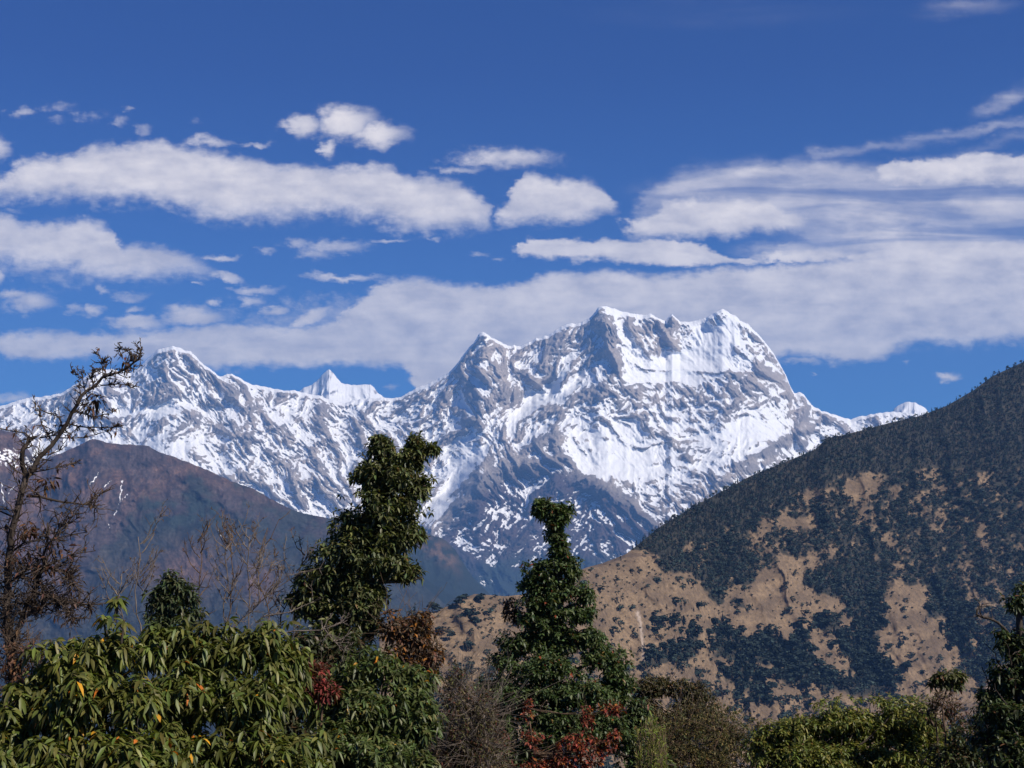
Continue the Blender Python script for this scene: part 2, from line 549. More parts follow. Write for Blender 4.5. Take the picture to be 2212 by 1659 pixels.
# ------------------------------------------------------------------ snow mountains
M_TOP = [(-250, 905), (-120, 885), (0, 877), (30, 868), (60, 860), (95, 856), (130, 850), (150, 838), (170, 826), (188, 810), (205, 801), (222, 797), (240, 797), (265, 802), (283, 806), (300, 793),
         (320, 775), (340, 757), (352, 752), (365, 751), (375, 747), (388, 751), (400, 757), (412, 759), (425, 772), (440, 788), (458, 801), (474, 812), (482, 812), (490, 808), (500, 807), (515, 815),
         (540, 830), (565, 834), (590, 840), (640, 845), (665, 850), (700, 858), (730, 868), (745, 871), (760, 866), (800, 860), (830, 860), (860, 859), (880, 850), (900, 838), (925, 828), (950, 816), (972, 802), (988, 786), (1000, 766),
         (1012, 752), (1022, 742), (1030, 730), (1036, 720), (1043, 717), (1052, 721), (1065, 730), (1080, 738), (1097, 747), (1115, 748), (1130, 747), (1150, 735), (1165, 729), (1180, 727), (1195, 720), (1210, 709),
         (1222, 700), (1238, 699), (1255, 698), (1268, 690), (1280, 680), (1292, 668), (1300, 662), (1308, 660), (1318, 664), (1340, 671), (1365, 677), (1395, 681), (1405, 678), (1415, 684), (1430, 691),
         (1438, 693), (1446, 684), (1452, 678), (1460, 686), (1470, 696), (1482, 695), (1500, 693), (1520, 688), (1536, 681), (1548, 672), (1560, 667), (1570, 673), (1588, 682), (1600, 694), (1615, 699), (1628, 712),
         (1640, 724), (1652, 738), (1663, 752), (1672, 766), (1682, 782), (1692, 800), (1700, 816), (1708, 836), (1716, 850), (1726, 848), (1736, 852), (1746, 866), (1758, 878), (1775, 888), (1795, 893), (1815, 900), (1838, 906), (1860, 899), (1885, 894), (1920, 889), (1960, 892), (2010, 900), (2100, 930), (2412, 1010)]
m_top = interp(M_TOP)

SPURS = [  # polyline on the face, how far it stands out (image pixels), half width
    ([(1305, 662), (1302, 695), (1262, 745), (1230, 790), (1215, 840)], 34, 26),
    ([(1305, 662), (1315, 700), (1330, 735), (1332, 795), (1290, 850), (1215, 890), (1195, 940), (1150, 965)], 46, 34),
    ([(1332, 795), (1365, 830), (1375, 880), (1400, 930), (1460, 960), (1490, 1000)], 26, 30),
    ([(1195, 735), (1180, 800), (1150, 825), (1095, 910), (1055, 955), (1040, 1000), (960, 1090), (915, 1140)], 40, 30),
    ([(1204, 985), (1120, 1003), (1040, 1030), (972, 1105), (940, 1150)], 60, 40),
    ([(1204, 985), (1250, 1018), (1300, 1040), (1345, 1075), (1400, 1130)], 44, 38),
    ([(1200, 990), (1190, 1060), (1150, 1130), (1100, 1200), (1090, 1280)], 40, 40),
    ([(1325, 748), (1360, 775), (1395, 792), (1440, 801), (1500, 805), (1560, 802), (1620, 806), (1650, 800)], 30, 22),
    ([(1560, 668), (1585, 705), (1590, 745), (1600, 780), (1640, 800), (1690, 835), (1725, 855)], 18, 24),
    ([(1640, 800), (1600, 850), (1570, 900)], 20, 22),
    ([(1043, 718), (1050, 765), (1068, 810), (1090, 860)], 30, 26),
    ([(1043, 718), (1000, 790), (972, 835), (950, 890), (930, 930)], 30, 28),
    ([(1452, 680), (1442, 720), (1420, 760)], 16, 16),
    ([(1395, 681), (1405, 720), (1400, 750)], 10, 16),
    ([(1726, 850), (1738, 900), (1725, 940)], 26, 22),
    ([(1800, 895), (1760, 915), (1720, 935), (1650, 975), (1570, 1035), (1500, 1090), (1420, 1150)], 46, 34),
    ([(375, 748), (350, 800), (335, 850), (290, 885)], 30, 28),
    ([(378, 748), (425, 805), (480, 870), (515, 930)], 32, 28),
    ([(430, 780), (500, 840), (545, 900), (570, 945)], 22, 24),
    ([(500, 808), (545, 860), (590, 915)], 18, 22),
    ([(222, 797), (165, 850), (140, 900)], 26, 26),
    ([(540, 935), (600, 1000), (680, 1050), (740, 1085)], 44, 36),
    ([(590, 940), (660, 965), (720, 1020)], 22, 22),
    ([(240, 905), (330, 893), (420, 895), (500, 930)], 20, 22),
    ([(700, 858), (690, 910), (720, 970)], 16, 22),
    ([(800, 860), (800, 910), (770, 960)], 16, 22),
    ([(870, 855), (885, 910), (860, 970)], 16, 22),
]
GULLIES = [
    ([(1185, 830), (1150, 860), (1110, 890), (1060, 940), (1000, 1010), (950, 1090), (905, 1140)], 34, 20),
    ([(1350, 760), (1400, 790), (1480, 796), (1560, 790), (1620, 795)], 26, 30),
    ([(340, 878), (400, 870), (440, 890)], 24, 22),
    ([(1245, 780), (1235, 830), (1200, 860)], 18, 16),
]


def massif_D(px, py, yt):
    t = (py - yt) / (1460.0 - yt)
    D = 21200 - 6600 * t
    k = D / FPX
    # warp so that ribs wander
    wx = px + 15 * fbm(px / 110, py / 110, 4, 21)
    wy = py + 12 * fbm(px / 110, py / 110, 4, 31)
    off = np.zeros_like(px)
    for pts, a, w in SPURS:
        d, s = poly_dist(wx, wy, pts)
        off -= a * np.exp(-d / w) * (0.55 + 0.45 * np.minimum(1, 3 * s + 0.3))
    for pts, a, w in GULLIES:
        d, s = poly_dist(wx, wy, pts)
        off += a * np.exp(-(d / w) ** 2)
    # ribs and gullies: crossing families that lean left and right, broken up by rounder crags
    calm = calm_map(px, py)
    g = smooth01(fbm(px / 170, py / 130, 2, 36) + np.interp(px, [0, 300, 420, 800, 950, 1060, 1250, 1330, 1600, 1800], [-.4, -.4, .5, .3, -.5, .3, -.6, .4, .5, .5]), -0.35, 0.35)
    ra = ridged((wx - 0.8 * wy) / 72, (wy + 0.5 * wx) / 200, 6, 41, 0.58)
    rb = ridged((wx + 0.8 * wy) / 72, (wy - 0.5 * wx) / 200, 6, 45, 0.58)
    r0 = ridged(wx / 120, wy / 95, 6, 49, 0.56)
    r1 = 0.68 * (ra * g + rb * (1 - g)) + 0.32 * r0
    edge = smooth01(py - yt, 0, 9)
    soft = np.clip(ell(px, py, 1500, 920, 260, 120) + ell(px, py, 330, 985, 240, 60), 0, 1)
    off -= 84 * r1 * (1 - 0.55 * soft) * (1 - 0.4 * smooth01(py, 1020, 1150)) * (1 - 0.75 * calm) * (0.35 + 0.65 * edge)
    r5 = ridged((wx + 0.5 * wy) / 19, (wy - 0.4 * wx) / 26, 3, 57, 0.6)
    r6 = ridged(px / 9, py / 7, 2, 59, 0.6)
    off -= (6.5 * r5 + 2.0 * r6) * (1 - 0.85 * calm) * edge
    # stepped strata on the middle right
    st = ell(px, py, 1480, 930, 260, 150)
    off += 9 * st * np.sin((wy + 0.12 * wx) / 5.2 + 3 * perlin(wx / 60, wy / 30, 61)) * (0.4 + perlin(wx / 40, wy / 20, 62))
    return D + off * k


def calm_map(px, py):
    c = 1.2 * ell(px, py, 1480, 775, 95, 28) + 1.2 * ell(px, py, 1560, 725, 52, 42) + 0.7 * ell(px, py, 1330, 960, 120, 45) + 0.9 * ell(px, py, 1340, 1010, 130, 24)
    c += 0.8 * ell(px, py, 1130, 880, 26, 70, 40) + ell(px, py, 960, 1090, 26, 70, 35) + 0.7 * ell(px, py, 330, 888, 80, 18)
    c += 0.7 * ell(px, py, 1215, 840, 30, 55) + 0.8 * ell(px, py, 1000, 1010, 45, 60, 30) + ell(px, py, 1360, 672, 40, 8) + 0.8 * ell(px, py, 1440, 815, 140, 18)
    c += 0.6 * ell(px, py, 1600, 940, 120, 40) + 0.5 * ell(px, py, 330, 960, 160, 40) + 0.7 * ell(px, py, 240, 805, 40, 8)
    return np.clip(c, 0, 1)


def blur(a, n):
    for ax in (0, 1):
        for _ in range(2):
            p = np.concatenate([np.repeat(np.take(a, [0], ax), n, ax), a, np.repeat(np.take(a, [-1], ax), n, ax)], ax)
            c = np.cumsum(p, ax)
            c = np.concatenate([np.zeros_like(np.take(c, [0], ax)), c], ax)
            m = 2 * n + 1
            hi = np.take(c, range(m, c.shape[ax]), ax)
            lo = np.take(c, range(0, c.shape[ax] - m), ax)
            a = (hi - lo) / m
    return a


def massif_attr(px, py, XYZ):
    n = grid_normals(XYZ)
    nz = n[..., 2]
    calm = calm_map(px, py)
    wx = px + 7 * fbm(px / 30, py / 30, 3, 71)
    wy = py + 6 * fbm(px / 30, py / 30, 3, 81)
    k = XYZ[..., 1] / FPX
    conc = (XYZ[..., 1] - blur(XYZ[..., 1], 7)) / k                    # > 0 in runnels, < 0 on ribs
    conc2 = (XYZ[..., 1] - blur(XYZ[..., 1], 22)) / k
    conc0 = (XYZ[..., 1] - blur(XYZ[..., 1], 2)) / k
    strata = fbm(wx / 42, (wy - 0.1 * wx) / 8.0, 3, 101, 0.6)          # ledges
    gg = smooth01(fbm(px / 120, py / 90, 2, 37) + np.interp(px, [0, 300, 420, 800, 950, 1060, 1250, 1330, 1600, 1800], [-.4, -.4, .5, .3, -.5, .3, -.6, .4, .5, .5]), -0.3, 0.3)
    strata2 = gg * fbm((px - 0.95 * py) / 8.0, (py + 0.95 * px) / 62, 3, 103, 0.6) + (1 - gg) * fbm((px + 0.95 * py) / 8.0, (py - 0.95 * px) / 62, 3, 107, 0.6)
    fine = 0.75 * fbm(wx / 16, wy / 10, 4, 111, 0.7) + 0.5 * fbm((px + py) / 9, (py - px) / 4.5, 2, 115, 0.6)
    band_w = np.clip(ell(px, py, 1480, 930, 300, 130) + ell(px, py, 330, 985, 260, 70) + 0.8 * ell(px, py, 1300, 1080, 260, 80), 0, 1)
    s = 0.42 + 0.85 * (nz - 0.50) + 0.45 * calm + 0.07 * np.clip(conc, -4, 4) + 0.10 * np.clip(conc0, -2, 2) + 0.028 * np.clip(conc2, -12, 12)
    s += (1 - band_w) * 0.40 * strata2 + band_w * 0.52 * strata + 0.27 * fine
    # bare rock, with shadowed faces painted in as rock, and where snow lies deep
    rock = [(1075, 780, 55, 45, .34), (1120, 850, 60, 60, .30), (1055, 850, 60, 60, .16), (1392, 708, 38, 17, .75), (1430, 742, 22, 28, .78), (1455, 702, 16, 18, .62), (1590, 700, 16, 12, .35), (1690, 790, 30, 70, .42), (1640, 730, 40, 30, .30),
            (1180, 745, 60, 22, .50), (1250, 715, 40, 26, .35), (1300, 765, 40, 40, .45), (1225, 910, 40, 26, .4), (1170, 965, 40, 22, .4), (1090, 960, 45, 40, .3), (1400, 818, 40, 12, .35), (1650, 815, 60, 22, .4), (1620, 850, 60, 25, .25),
            (1735, 890, 30, 35, .5), (1400, 860, 60, 20, .2), (1470, 970, 36, 22, .4), (1000, 900, 60, 40, .22), (560, 850, 30, 40, .22), (500, 830, 24, 24, .25), (330, 850, 60, 14, .25), (660, 1000, 60, 22, .75), (700, 900, 60, 40, .15), (750, 930, 60, 40, .15),
            (1120, 1020, 80, 20, .5), (1040, 1060, 50, 40, .4), (1250, 1040, 60, 25, .5), (1360, 1090, 60, 25, .45), (1640, 1010, 40, 20, .35), (1560, 860, 80, 20, .12), (1580, 690, 20, 14, .1), (120, 900, 60, 30, .1), (430, 890, 50, 20, .15), (480, 930, 60, 25, .2)]
    deep = [(1490, 780, 90, 20, .9), (1565, 722, 46, 40, .75), (1372, 752, 20, 34, .75), (1530, 745, 34, 34, .6), (1345, 720, 16, 30, .5), (1500, 705, 26, 14, .5), (1590, 690, 40, 14, .45), (1500, 735, 20, 36, .35), (1150, 865, 18, 30, .5), (1095, 920, 20, 30, .4), (1010, 1010, 36, 60, .35), (945, 1110, 22, 50, .5), (1250, 890, 60, 24, .3), (1330, 935, 90, 40, .3),
            (1450, 900, 50, 40, .2), (1600, 945, 100, 30, .28), (1700, 935, 50, 20, .35), (1300, 1005, 140, 22, .35), (330, 890, 90, 14, .45), (380, 850, 18, 26, .4), (375, 760, 30, 14, .5), (460, 860, 14, 30, .2), (240, 803, 50, 8, .5), (1045, 724, 16, 10, .6), (1070, 738, 24, 10, .6),
            (1215, 830, 30, 50, .35), (1270, 705, 14, 30, .3), (1360, 675, 50, 7, .6), (1560, 674, 40, 12, .4), (680, 945, 40, 14, .2), (620, 920, 30, 14, .2), (1440, 1010, 100, 20, .15), (800, 870, 120, 10, .25), (920, 835, 60, 12, .3), (760, 975, 40, 12, .3)]
    nz_w = 1 + 0.5 * fine
    for cx, cy, rx, ry, a in rock:
        s -= a * ell(wx, wy, cx, cy, rx, ry) * nz_w
    for cx, cy, rx, ry, a in deep:
        s += a * ell(wx, wy, cx, cy, rx, ry)
    # inverted V of shade bands painted as bare cliff under the middle snowfield, and the scrubby pyramid below it
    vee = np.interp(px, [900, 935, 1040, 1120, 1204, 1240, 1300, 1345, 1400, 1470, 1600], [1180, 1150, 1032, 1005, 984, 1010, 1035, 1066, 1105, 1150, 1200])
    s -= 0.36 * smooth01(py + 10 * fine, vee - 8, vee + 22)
    for pts, wd, am in [([(1204, 990), (1120, 1012), (1040, 1042), (972, 1118), (945, 1160)], 17, .45), ([(1210, 995), (1250, 1030), (1300, 1052), (1350, 1085), (1400, 1120)], 14, .4), ([(1190, 800), (1160, 850), (1105, 920), (1065, 965), (1050, 1000), (970, 1100)], 11, .34), ([(1215, 880), (1200, 930), (1160, 965), (1090, 985)], 13, .35), ([(1330, 780), (1290, 845), (1215, 885)], 12, .35)]:  # shaded flanks of the spurs painted as strips of bare rock
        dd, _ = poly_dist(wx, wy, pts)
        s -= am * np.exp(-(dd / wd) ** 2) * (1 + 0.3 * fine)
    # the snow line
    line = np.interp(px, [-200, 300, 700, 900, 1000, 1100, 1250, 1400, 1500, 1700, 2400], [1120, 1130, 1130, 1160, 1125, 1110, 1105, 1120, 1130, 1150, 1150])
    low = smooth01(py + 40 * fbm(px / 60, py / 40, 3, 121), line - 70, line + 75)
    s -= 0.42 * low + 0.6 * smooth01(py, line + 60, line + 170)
    # rock colours: grey-brown granite high, purple-brown scrub low, darkened for the shade at the foot
    g = fbm(px / 50, py / 30, 4, 131)
    hi = np.array([0.36, 0.31, 0.27])
    hi2 = np.array([0.22, 0.195, 0.18])
    lo = np.array([0.070, 0.050, 0.046])
    forest = np.array([0.022, 0.032, 0.026])
    f = smooth01(g, -0.7, 0.7)[..., None]
    lit_wall = np.clip(ell(px, py, 1430, 730, 60, 45) + ell(px, py, 1690, 790, 40, 80) + 0.8 * ell(px, py, 1075, 780, 60, 50), 0, 1)[..., None]  # tan rock walls with sunlight painted into their colour
    c = hi2 + (hi - hi2) * f
    c = c * (1 - 0.5 * lit_wall) + np.array([0.50, 0.42, 0.35]) * 0.5 * lit_wall + 0.0
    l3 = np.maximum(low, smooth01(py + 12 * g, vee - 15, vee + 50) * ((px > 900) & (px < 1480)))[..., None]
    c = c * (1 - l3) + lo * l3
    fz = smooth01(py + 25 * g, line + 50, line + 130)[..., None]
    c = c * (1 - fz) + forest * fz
    return {'snow': np.clip(s, -1, 2), 'col': c}


def massif_jag(xs):
    return 2.2 * fbm(xs / 14, xs * 0 + 3.3, 4, 141) * np.where((xs > 1100) & (xs < 1300), 1.6, 0.8)


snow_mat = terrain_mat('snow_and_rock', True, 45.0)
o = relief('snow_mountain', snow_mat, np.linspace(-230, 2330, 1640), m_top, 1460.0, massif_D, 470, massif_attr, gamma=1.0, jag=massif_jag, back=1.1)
tag(o, kind='structure', label='high snow covered mountain massif with bare rock faces under the clouds', cat='mountain')


def far_peak(name, label, pts, Dc, bot, calm, seed):
    top = interp(pts)
    xs = np.linspace(pts[0][0], pts[-1][0], 220)
    xm = pts[len(pts) // 2][0]

    def dfun(px, py, yt):
        D = Dc - 5.5 * (py - yt) * Dc / FPX * 0.45
        off = -26 * ridged((px - 0.35 * (py - yt) * np.sign(px - xm)) / 40, py / 60, 4, seed) * smooth01(py - yt, 0, 16)
        d, _ = poly_dist(px, py, [(xm, top(xm)), (xm + 14, top(xm) + 40), (xm + 30, top(xm) + 90)])
        off -= 22 * np.exp(-d / 20)
        return D + off * Dc / FPX

    def attr(px, py, XYZ):
        n = grid_normals(XYZ)
        s = 0.5 + calm + 1.1 * (n[..., 2] - 0.5) + 0.5 * fbm(px / 22, py / 22, 3, seed + 5)
        c = np.zeros(px.shape + (3,)) + np.array([0.26, 0.24, 0.24])
        return {'snow': s, 'col': c}
    o = relief(name, snow_mat, xs, top, bot, dfun, 90, attr, jag=lambda x: 1.2 * fbm(x / 9, x * 0 + 1.7, 3, seed + 9), back=1.4)
    tag(o, kind='structure', label=label, cat='mountain')


far_peak('far_peak', 'small pointed far snow peak behind the long snowy ridge', [(600, 905), (640, 850), (655, 838), (672, 832), (684, 824), (695, 810), (706, 800), (711, 797), (718, 804), (728, 816), (738, 828), (755, 831), (772, 832), (800, 830), (808, 838), (818, 850), (835, 862), (880, 915)], 25000.0, 980, 0.16, 211)
far_peak('far_snow_dome', 'rounded white snow dome beyond the forested hillside', [(1880, 925), (1925, 898), (1932, 882), (1945, 873), (1958, 868), (1975, 869), (1990, 876), (1999, 882), (2015, 905), (2040, 930)], 24500.0, 1000, 0.42, 231)


# ------------------------------------------------------------------ brown hill on the left, blue ridges in the valley
def hill(name, label, pts, Dc, Db, bot, cols, seed, rib=60, nx=620, nrow=240, snowf=None, x0=-230, x1=None):
    top = interp(pts)
    xs = np.linspace(x0, x1 if x1 is not None else pts[-1][0], nx)

    def dfun(px, py, yt):
        t = (py - yt) / (bot - yt)
        D = Dc + (Db - Dc) * t
        wx = px + 30 * fbm(px / 150, py / 150, 3, seed)
        wy = py + 30 * fbm(px / 150, py / 150, 3, seed + 7)
        r = ridged((wx - 0.5 * wy) / 210, (wy + 0.2 * wx) / 330, 5, seed + 3, 0.5)
        r2 = ridged((wx + 0.45 * wy) / 62, wy / 80, 5, seed + 13, 0.55)
        return D - (rib * r + rib * 0.42 * r2) * (0.2 + 0.8 * smooth01(py - yt, 0, 40)) * D / FPX

    def attr(px, py, XYZ):
        c = cols(px, py)
        s = np.full(px.shape, -1.0) if snowf is None else snowf(px, py)
        return {'snow': s, 'col': c}
    o = relief(name, terrain_mat(name + '_surface', snowf is not None, 30.0), xs, top, bot, dfun, nrow, attr,
               jag=lambda x: 1.4 * fbm(x / 16, x * 0 + 2.2, 4, seed + 20), back=0.6)
    tag(o, kind='structure', label=label, cat='hill')


def lcol(px, py):
    g = fbm(px / 90, py / 60, 5, 301)
    g2 = fbm(px / 24, py / 18, 4, 311)
    grass = np.array([0.105, 0.062, 0.046])
    heath = np.array([0.060, 0.044, 0.042])
    forest = np.array([0.016, 0.026, 0.024])
    f = smooth01(g + 0.4 * g2, -0.6, 0.6)[..., None]
    c = heath * (1 - f) + grass * f
    edge = np.interp(px, [-200, 150, 300, 420, 560, 700, 800], [1240, 1200, 1080, 1030, 1060, 1100, 1120])
    w = smooth01(py + 60 * g + 25 * g2, edge, edge + 60) * (0.85 - 0.75 * np.clip(ell(px, py, 420, 1230, 130, 60) + ell(px, py, 130, 1250, 70, 90) + 0.8 * ell(px, py, 560, 1260, 40, 50), 0, 1))
    w = np.clip(w + 0.6 * ell(px, py, 400, 1110, 60, 28) * smooth01(g2, -0.4, 0.5), 0, 0.95)[..., None]
    c = c * (1 - w) + forest * w
    g3 = fbm(px / 5.5, py / 4.2, 3, 351, 0.7)
    c = c * (1 + 0.42 * np.clip(g3, -1.2, 1.2))[..., None]
    cre = smooth01(ridged((px - 0.5 * py) / 60, (py + 0.3 * px) / 110, 4, 341, 0.6), 0.55, 0.8)[..., None]
    return c * (1 - 0.42 * cre) * (1 + 0.35 * np.clip(g2, -1, 1))[..., None]


def lsnow(px, py):
    s = np.full(px.shape, -0.6)
    wx = px + 3 * fbm(px / 8, py / 8, 2, 321)
    for pts, w in [([(264, 1038), (262, 1060), (257, 1090), (247, 1112)], 2.4), ([(275, 1068), (262, 1082)], 1.6), ([(215, 1020), (196, 1046)], 2.8), ([(240, 1038), (225, 1052)], 1.8), ([(3, 1035), (6, 1070), (8, 1090)], 2.6), ([(232, 1128), (236, 1140)], 1.6), ([(470, 1140), (478, 1160)], 1.3), ([(30, 1050), (10, 1075)], 1.8)]:
        d, _ = poly_dist(wx, py, pts)
        s = np.maximum(s, 0.78 - d / w * 0.9 + 0.35 * perlin(px / 5, py / 7, 325))
    s = np.maximum(s, (0.8 * ell(px, py, 10, 985, 40, 20) + 0.6 * ell(px, py, 60, 1000, 40, 8, -20)) * (0.7 + 1.3 * fbm(px / 9, py / 5, 3, 331)))
    return s


hill('valley_ridge', 'blue forested ridge dropping into the valley below the snow', [(560, 1090), (700, 1118), (800, 1128), (860, 1132), (885, 1136), (905, 1145), (940, 1158), (965, 1168), (985, 1190), (1000, 1215), (1020, 1245), (1060, 1285), (1110, 1325), (1200, 1380)], 10800.0, 9000.0, 1500.0,
     lambda px, py: np.array([0.018, 0.026, 0.024]) + (np.array([0.11, 0.065, 0.045]) - 0.02) * (np.clip(ell(px, py, 930, 1180, 50, 20, 25) + 0.9 * ell(px, py, 965, 1205, 35, 16, 50), 0, 1) * smooth01(fbm(px / 20, py / 20, 3, 401), -0.5, 0.4))[..., None], 411, rib=40, nx=420, nrow=160, x0=560)
hill('left_valley_spur', 'dark blue wooded spur in the shaded valley', [(560, 1140), (750, 1170), (860, 1200), (900, 1240), (960, 1275), (1010, 1310), (1080, 1350)], 9300.0, 8000.0, 1500.0,
     lambda px, py: np.zeros(px.shape + (3,)) + np.array([0.015, 0.022, 0.020]), 431, rib=34, nx=300, nrow=120, x0=560)
hill('brown_hill', 'broad purple brown hill with dark wooded flanks and thin snow streaks', [(-230, 905), (-60, 915), (0, 928), (30, 934), (52, 958), (70, 985), (100, 992), (140, 975), (170, 962), (190, 951), (205, 948), (220, 953), (240, 958), (275, 960), (300, 961), (322, 964), (340, 975), (370, 985), (410, 1000), (450, 1016), (500, 1040), (540, 1052), (580, 1075), (620, 1095), (650, 1108), (690, 1116), (740, 1125), (800, 1160), (900, 1250), (1000, 1340)], 8600.0, 6200.0, 1560.0,
     lcol, 351, rib=52, nx=760, nrow=320, snowf=lsnow)

# ------------------------------------------------------------------ forested hillside on the right
H_TOP = [(820, 1350), (860, 1338), (902, 1325), (943, 1320), (979, 1304), (1000, 1293), (1025, 1283), (1055, 1285), (1093, 1288), (1130, 1284), (1200, 1256), (1266, 1226), (1300, 1217), (1352, 1197), (1431, 1134), (1506, 1090), (1620, 1029), (1708, 993), (1760, 971), (1787, 946), (1826, 939), (1923, 913), (1989, 898), (2046, 876), (2103, 843), (2143, 813), (2212, 781), (2330, 730), (2420, 690)]
h_top = interp(H_TOP)
H_BOT = 2300.0
h_Dc = interp([(800, 1750), (1000, 1850), (1266, 2050), (1431, 2350), (1620, 2700), (1900, 3100), (2212, 3500), (2420, 3700)])


def cr(L):
    """Pixels of an image crop of the hillside to image pixels."""
    return [(1242 + .4395 * a[0], 756 + .4395 * a[1]) + tuple(v * .4395 if i < 2 else v for i, v in enumerate(a[2:])) for a in L]


CLEAR = cr([(1370, 690, 90, 60, 1), (1460, 640, 40, 45, 1), (1160, 720, 42, 40, 1), (1050, 860, 66, 50, 1), (930, 870, 34, 40, .8), (905, 960, 38, 42, .8), (1180, 830, 42, 55, .5), (1440, 800, 50, 60, .5), (1570, 705, 26, 25, .9), (1780, 720, 60, 46, .6),
            (1960, 625, 75, 32, .6), (1700, 612, 36, 26, .7), (1060, 1090, 66, 56, 1.2), (1240, 990, 44, 22, .9), (1800, 850, 50, 36, .7), (1540, 950, 40, 40, .6), (1590, 1085, 40, 46, .9), (1630, 1190, 90, 44, 1), (1640, 1330, 70, 90, 1.3), (1690, 1450, 150, 100, 1.3), (1800, 1520, 100, 50, 1.2),
            (1700, 1580, 100, 60, 1.1), (1000, 1200, 110, 70, 1.1), (1240, 1240, 80, 46, 1), (1100, 1270, 80, 56, 1), (950, 1300, 110, 56, 1), (840, 1215, 50, 36, 1), (850, 1345, 90, 56, 1), (560, 1180, 56, 100, 1.2), (640, 1265, 50, 60, 1.2), (200, 1120, 200, 150, 1.3), (230, 1350, 170, 160, 1.2),
            (560, 1340, 60, 60, 1), (650, 1540, 60, 80, 1), (880, 1580, 46, 40, .9), (1215, 1520, 46, 50, 1), (1050, 1425, 36, 30, .8), (1355, 1365, 46, 46, .8), (1990, 1250, 60, 56, .6), (2000, 1380, 50, 56, .6), (1180, 1050, 40, 40, .7), (2100, 1080, 60, 40, .4), (1480, 1060, 30, 40, .4), (1640, 780, 40, 40, .4),
            (320, 1020, 90, 26, 1.2), (570, 960, 34, 20, .9), (690, 965, 30, 20, .7), (2000, 900, 40, 60, .4), (1900, 1080, 50, 40, .45), (760, 1290, 40, 60, .8), (1290, 1110, 26, 40, .4), (-500, 1450, 330, 250, 1.3), (-300, 1300, 260, 130, 1.3)])
CLUMP = cr([(480, 1045, 74, 62, 1.2), (640, 1110, 80, 46, 1), (690, 1210, 42, 56, 1.2), (755, 1000, 80, 70, .8), (840, 1120, 56, 40, .9), (890, 1210, 20, 30, .8), (1440, 1120, 110, 110, .9), (1440, 1300, 70, 140, 1.3), (1420, 1500, 70, 120, 1.3), (1530, 1590, 46, 66, 1.5), (1275, 1340, 50, 44, 1.2), (1215, 1345, 36, 36, 1.1),
            (828, 1262, 24, 28, 1.4), (745, 1375, 50, 56, 1.4), (800, 1450, 56, 56, 1.3), (900, 1505, 90, 46, 1.3), (980, 1450, 44, 56, 1.3), (1110, 1440, 40, 66, 1.6), (1140, 1560, 74, 60, 1.3), (1070, 1600, 60, 46, 1.2), (1330, 1430, 40, 40, 1), (700, 1475, 46, 56, 1.3), (580, 1440, 42, 76, 1.5), (480, 1500, 70, 46, 1.4),
            (390, 1530, 46, 32, 1.3), (830, 1590, 66, 56, 1.3), (700, 1605, 26, 26, 1.2), (838, 1362, 26, 26, 1.2), (960, 1370, 18, 24, 1.2), (1215, 1240, 16, 18, 1.2), (1150, 1130, 56, 40, 1), (1230, 1180, 60, 40, 1), (1750, 1290, 40, 60, 1), (1850, 1400, 80, 70, .9), (1830, 1240, 70, 90, 1), (1900, 1500, 36, 80, 1),
            (2000, 1560, 70, 70, 1.1), (1550, 1480, 18, 20, 1.3), (1690, 1525, 36, 16, 1.0), (1600, 1640, 26, 16, 1.0), (1600, 1250, 30, 26, .9), (1650, 1150, 30, 22, .9), (250, 1420, 30, 20, .8), (180, 1340, 26, 14, .9), (240, 1330, 18, 20, 1), (265, 1235, 16, 14, .9),
            (1250, 1630, 60, 40, 1.2), (640, 1690, 60, 40, 1), (900, 1680, 80, 50, 1), (1400, 1660, 100, 40, 1.2), (-570, 1245, 30, 30, 1.1), (-620, 1280, 24, 40, 1), (-510, 1330, 60, 30, 1.2), (-440, 1325, 24, 26, 1.2), (-600, 1390, 50, 60, 1), (-560, 1460, 60, 60, 1), (-660, 1330, 20, 30, 1), (1780, 1560, 40, 30, .9)])
DENSE_LINE = interp(cr([(-1200, 1000), (-700, 1180), (-300, 1140), (60, 1030), (240, 985), (420, 1010), (560, 950), (780, 830), (900, 770), (1100, 680), (1250, 650), (1300, 605), (1500, 585), (1700, 545), (1850, 560), (2000, 600), (2207, 560), (2600, 520)]))
GRASS_LINE = interp(cr([(-1200, 1000), (430, 1060), (700, 1200), (900, 1080), (1050, 1040), (1250, 1190), (1320, 1260), (1400, 1420), (1500, 1200), (1700, 1180), (1800, 1300), (2000, 1500), (2207, 1600), (2600, 1700)]))


def hill_density(px, py):
    n = fbm(px / 34, py / 26, 4, 501)
    n2 = fbm(px / 11, py / 9, 3, 511)
    wx = px + 9 * perlin(px / 16, py / 16, 521) + 4 * n2
    wy = py + 9 * perlin(px / 16, py / 16, 522) + 4 * n2
    up = smooth01(py + 12 * n, DENSE_LINE(px) + 14, DENSE_LINE(px) - 10)
    gr = smooth01(py + 16 * n, GRASS_LINE(px) - 30, GRASS_LINE(px) + 20)
    d = 0.72 + 0.50 * n + 0.40 * n2
    d = d * (1 - gr) + gr * (0.12 + 0.20 * n + 0.22 * n2)
    d = np.maximum(d, 1.3 * up)
    for cx, cy, rx, ry, a in CLEAR:
        d = d - a * 0.95 * ell(wx, wy, cx, cy, rx * 1.05, ry * 1.05)
    for cx, cy, rx, ry, a in CLUMP:
        d = d + a * (1.1 - 0.35 * (cy > 1300)) * ell(wx, wy, cx, cy, rx * 0.95, ry * 0.95)
    return np.clip(d, 0, 1)


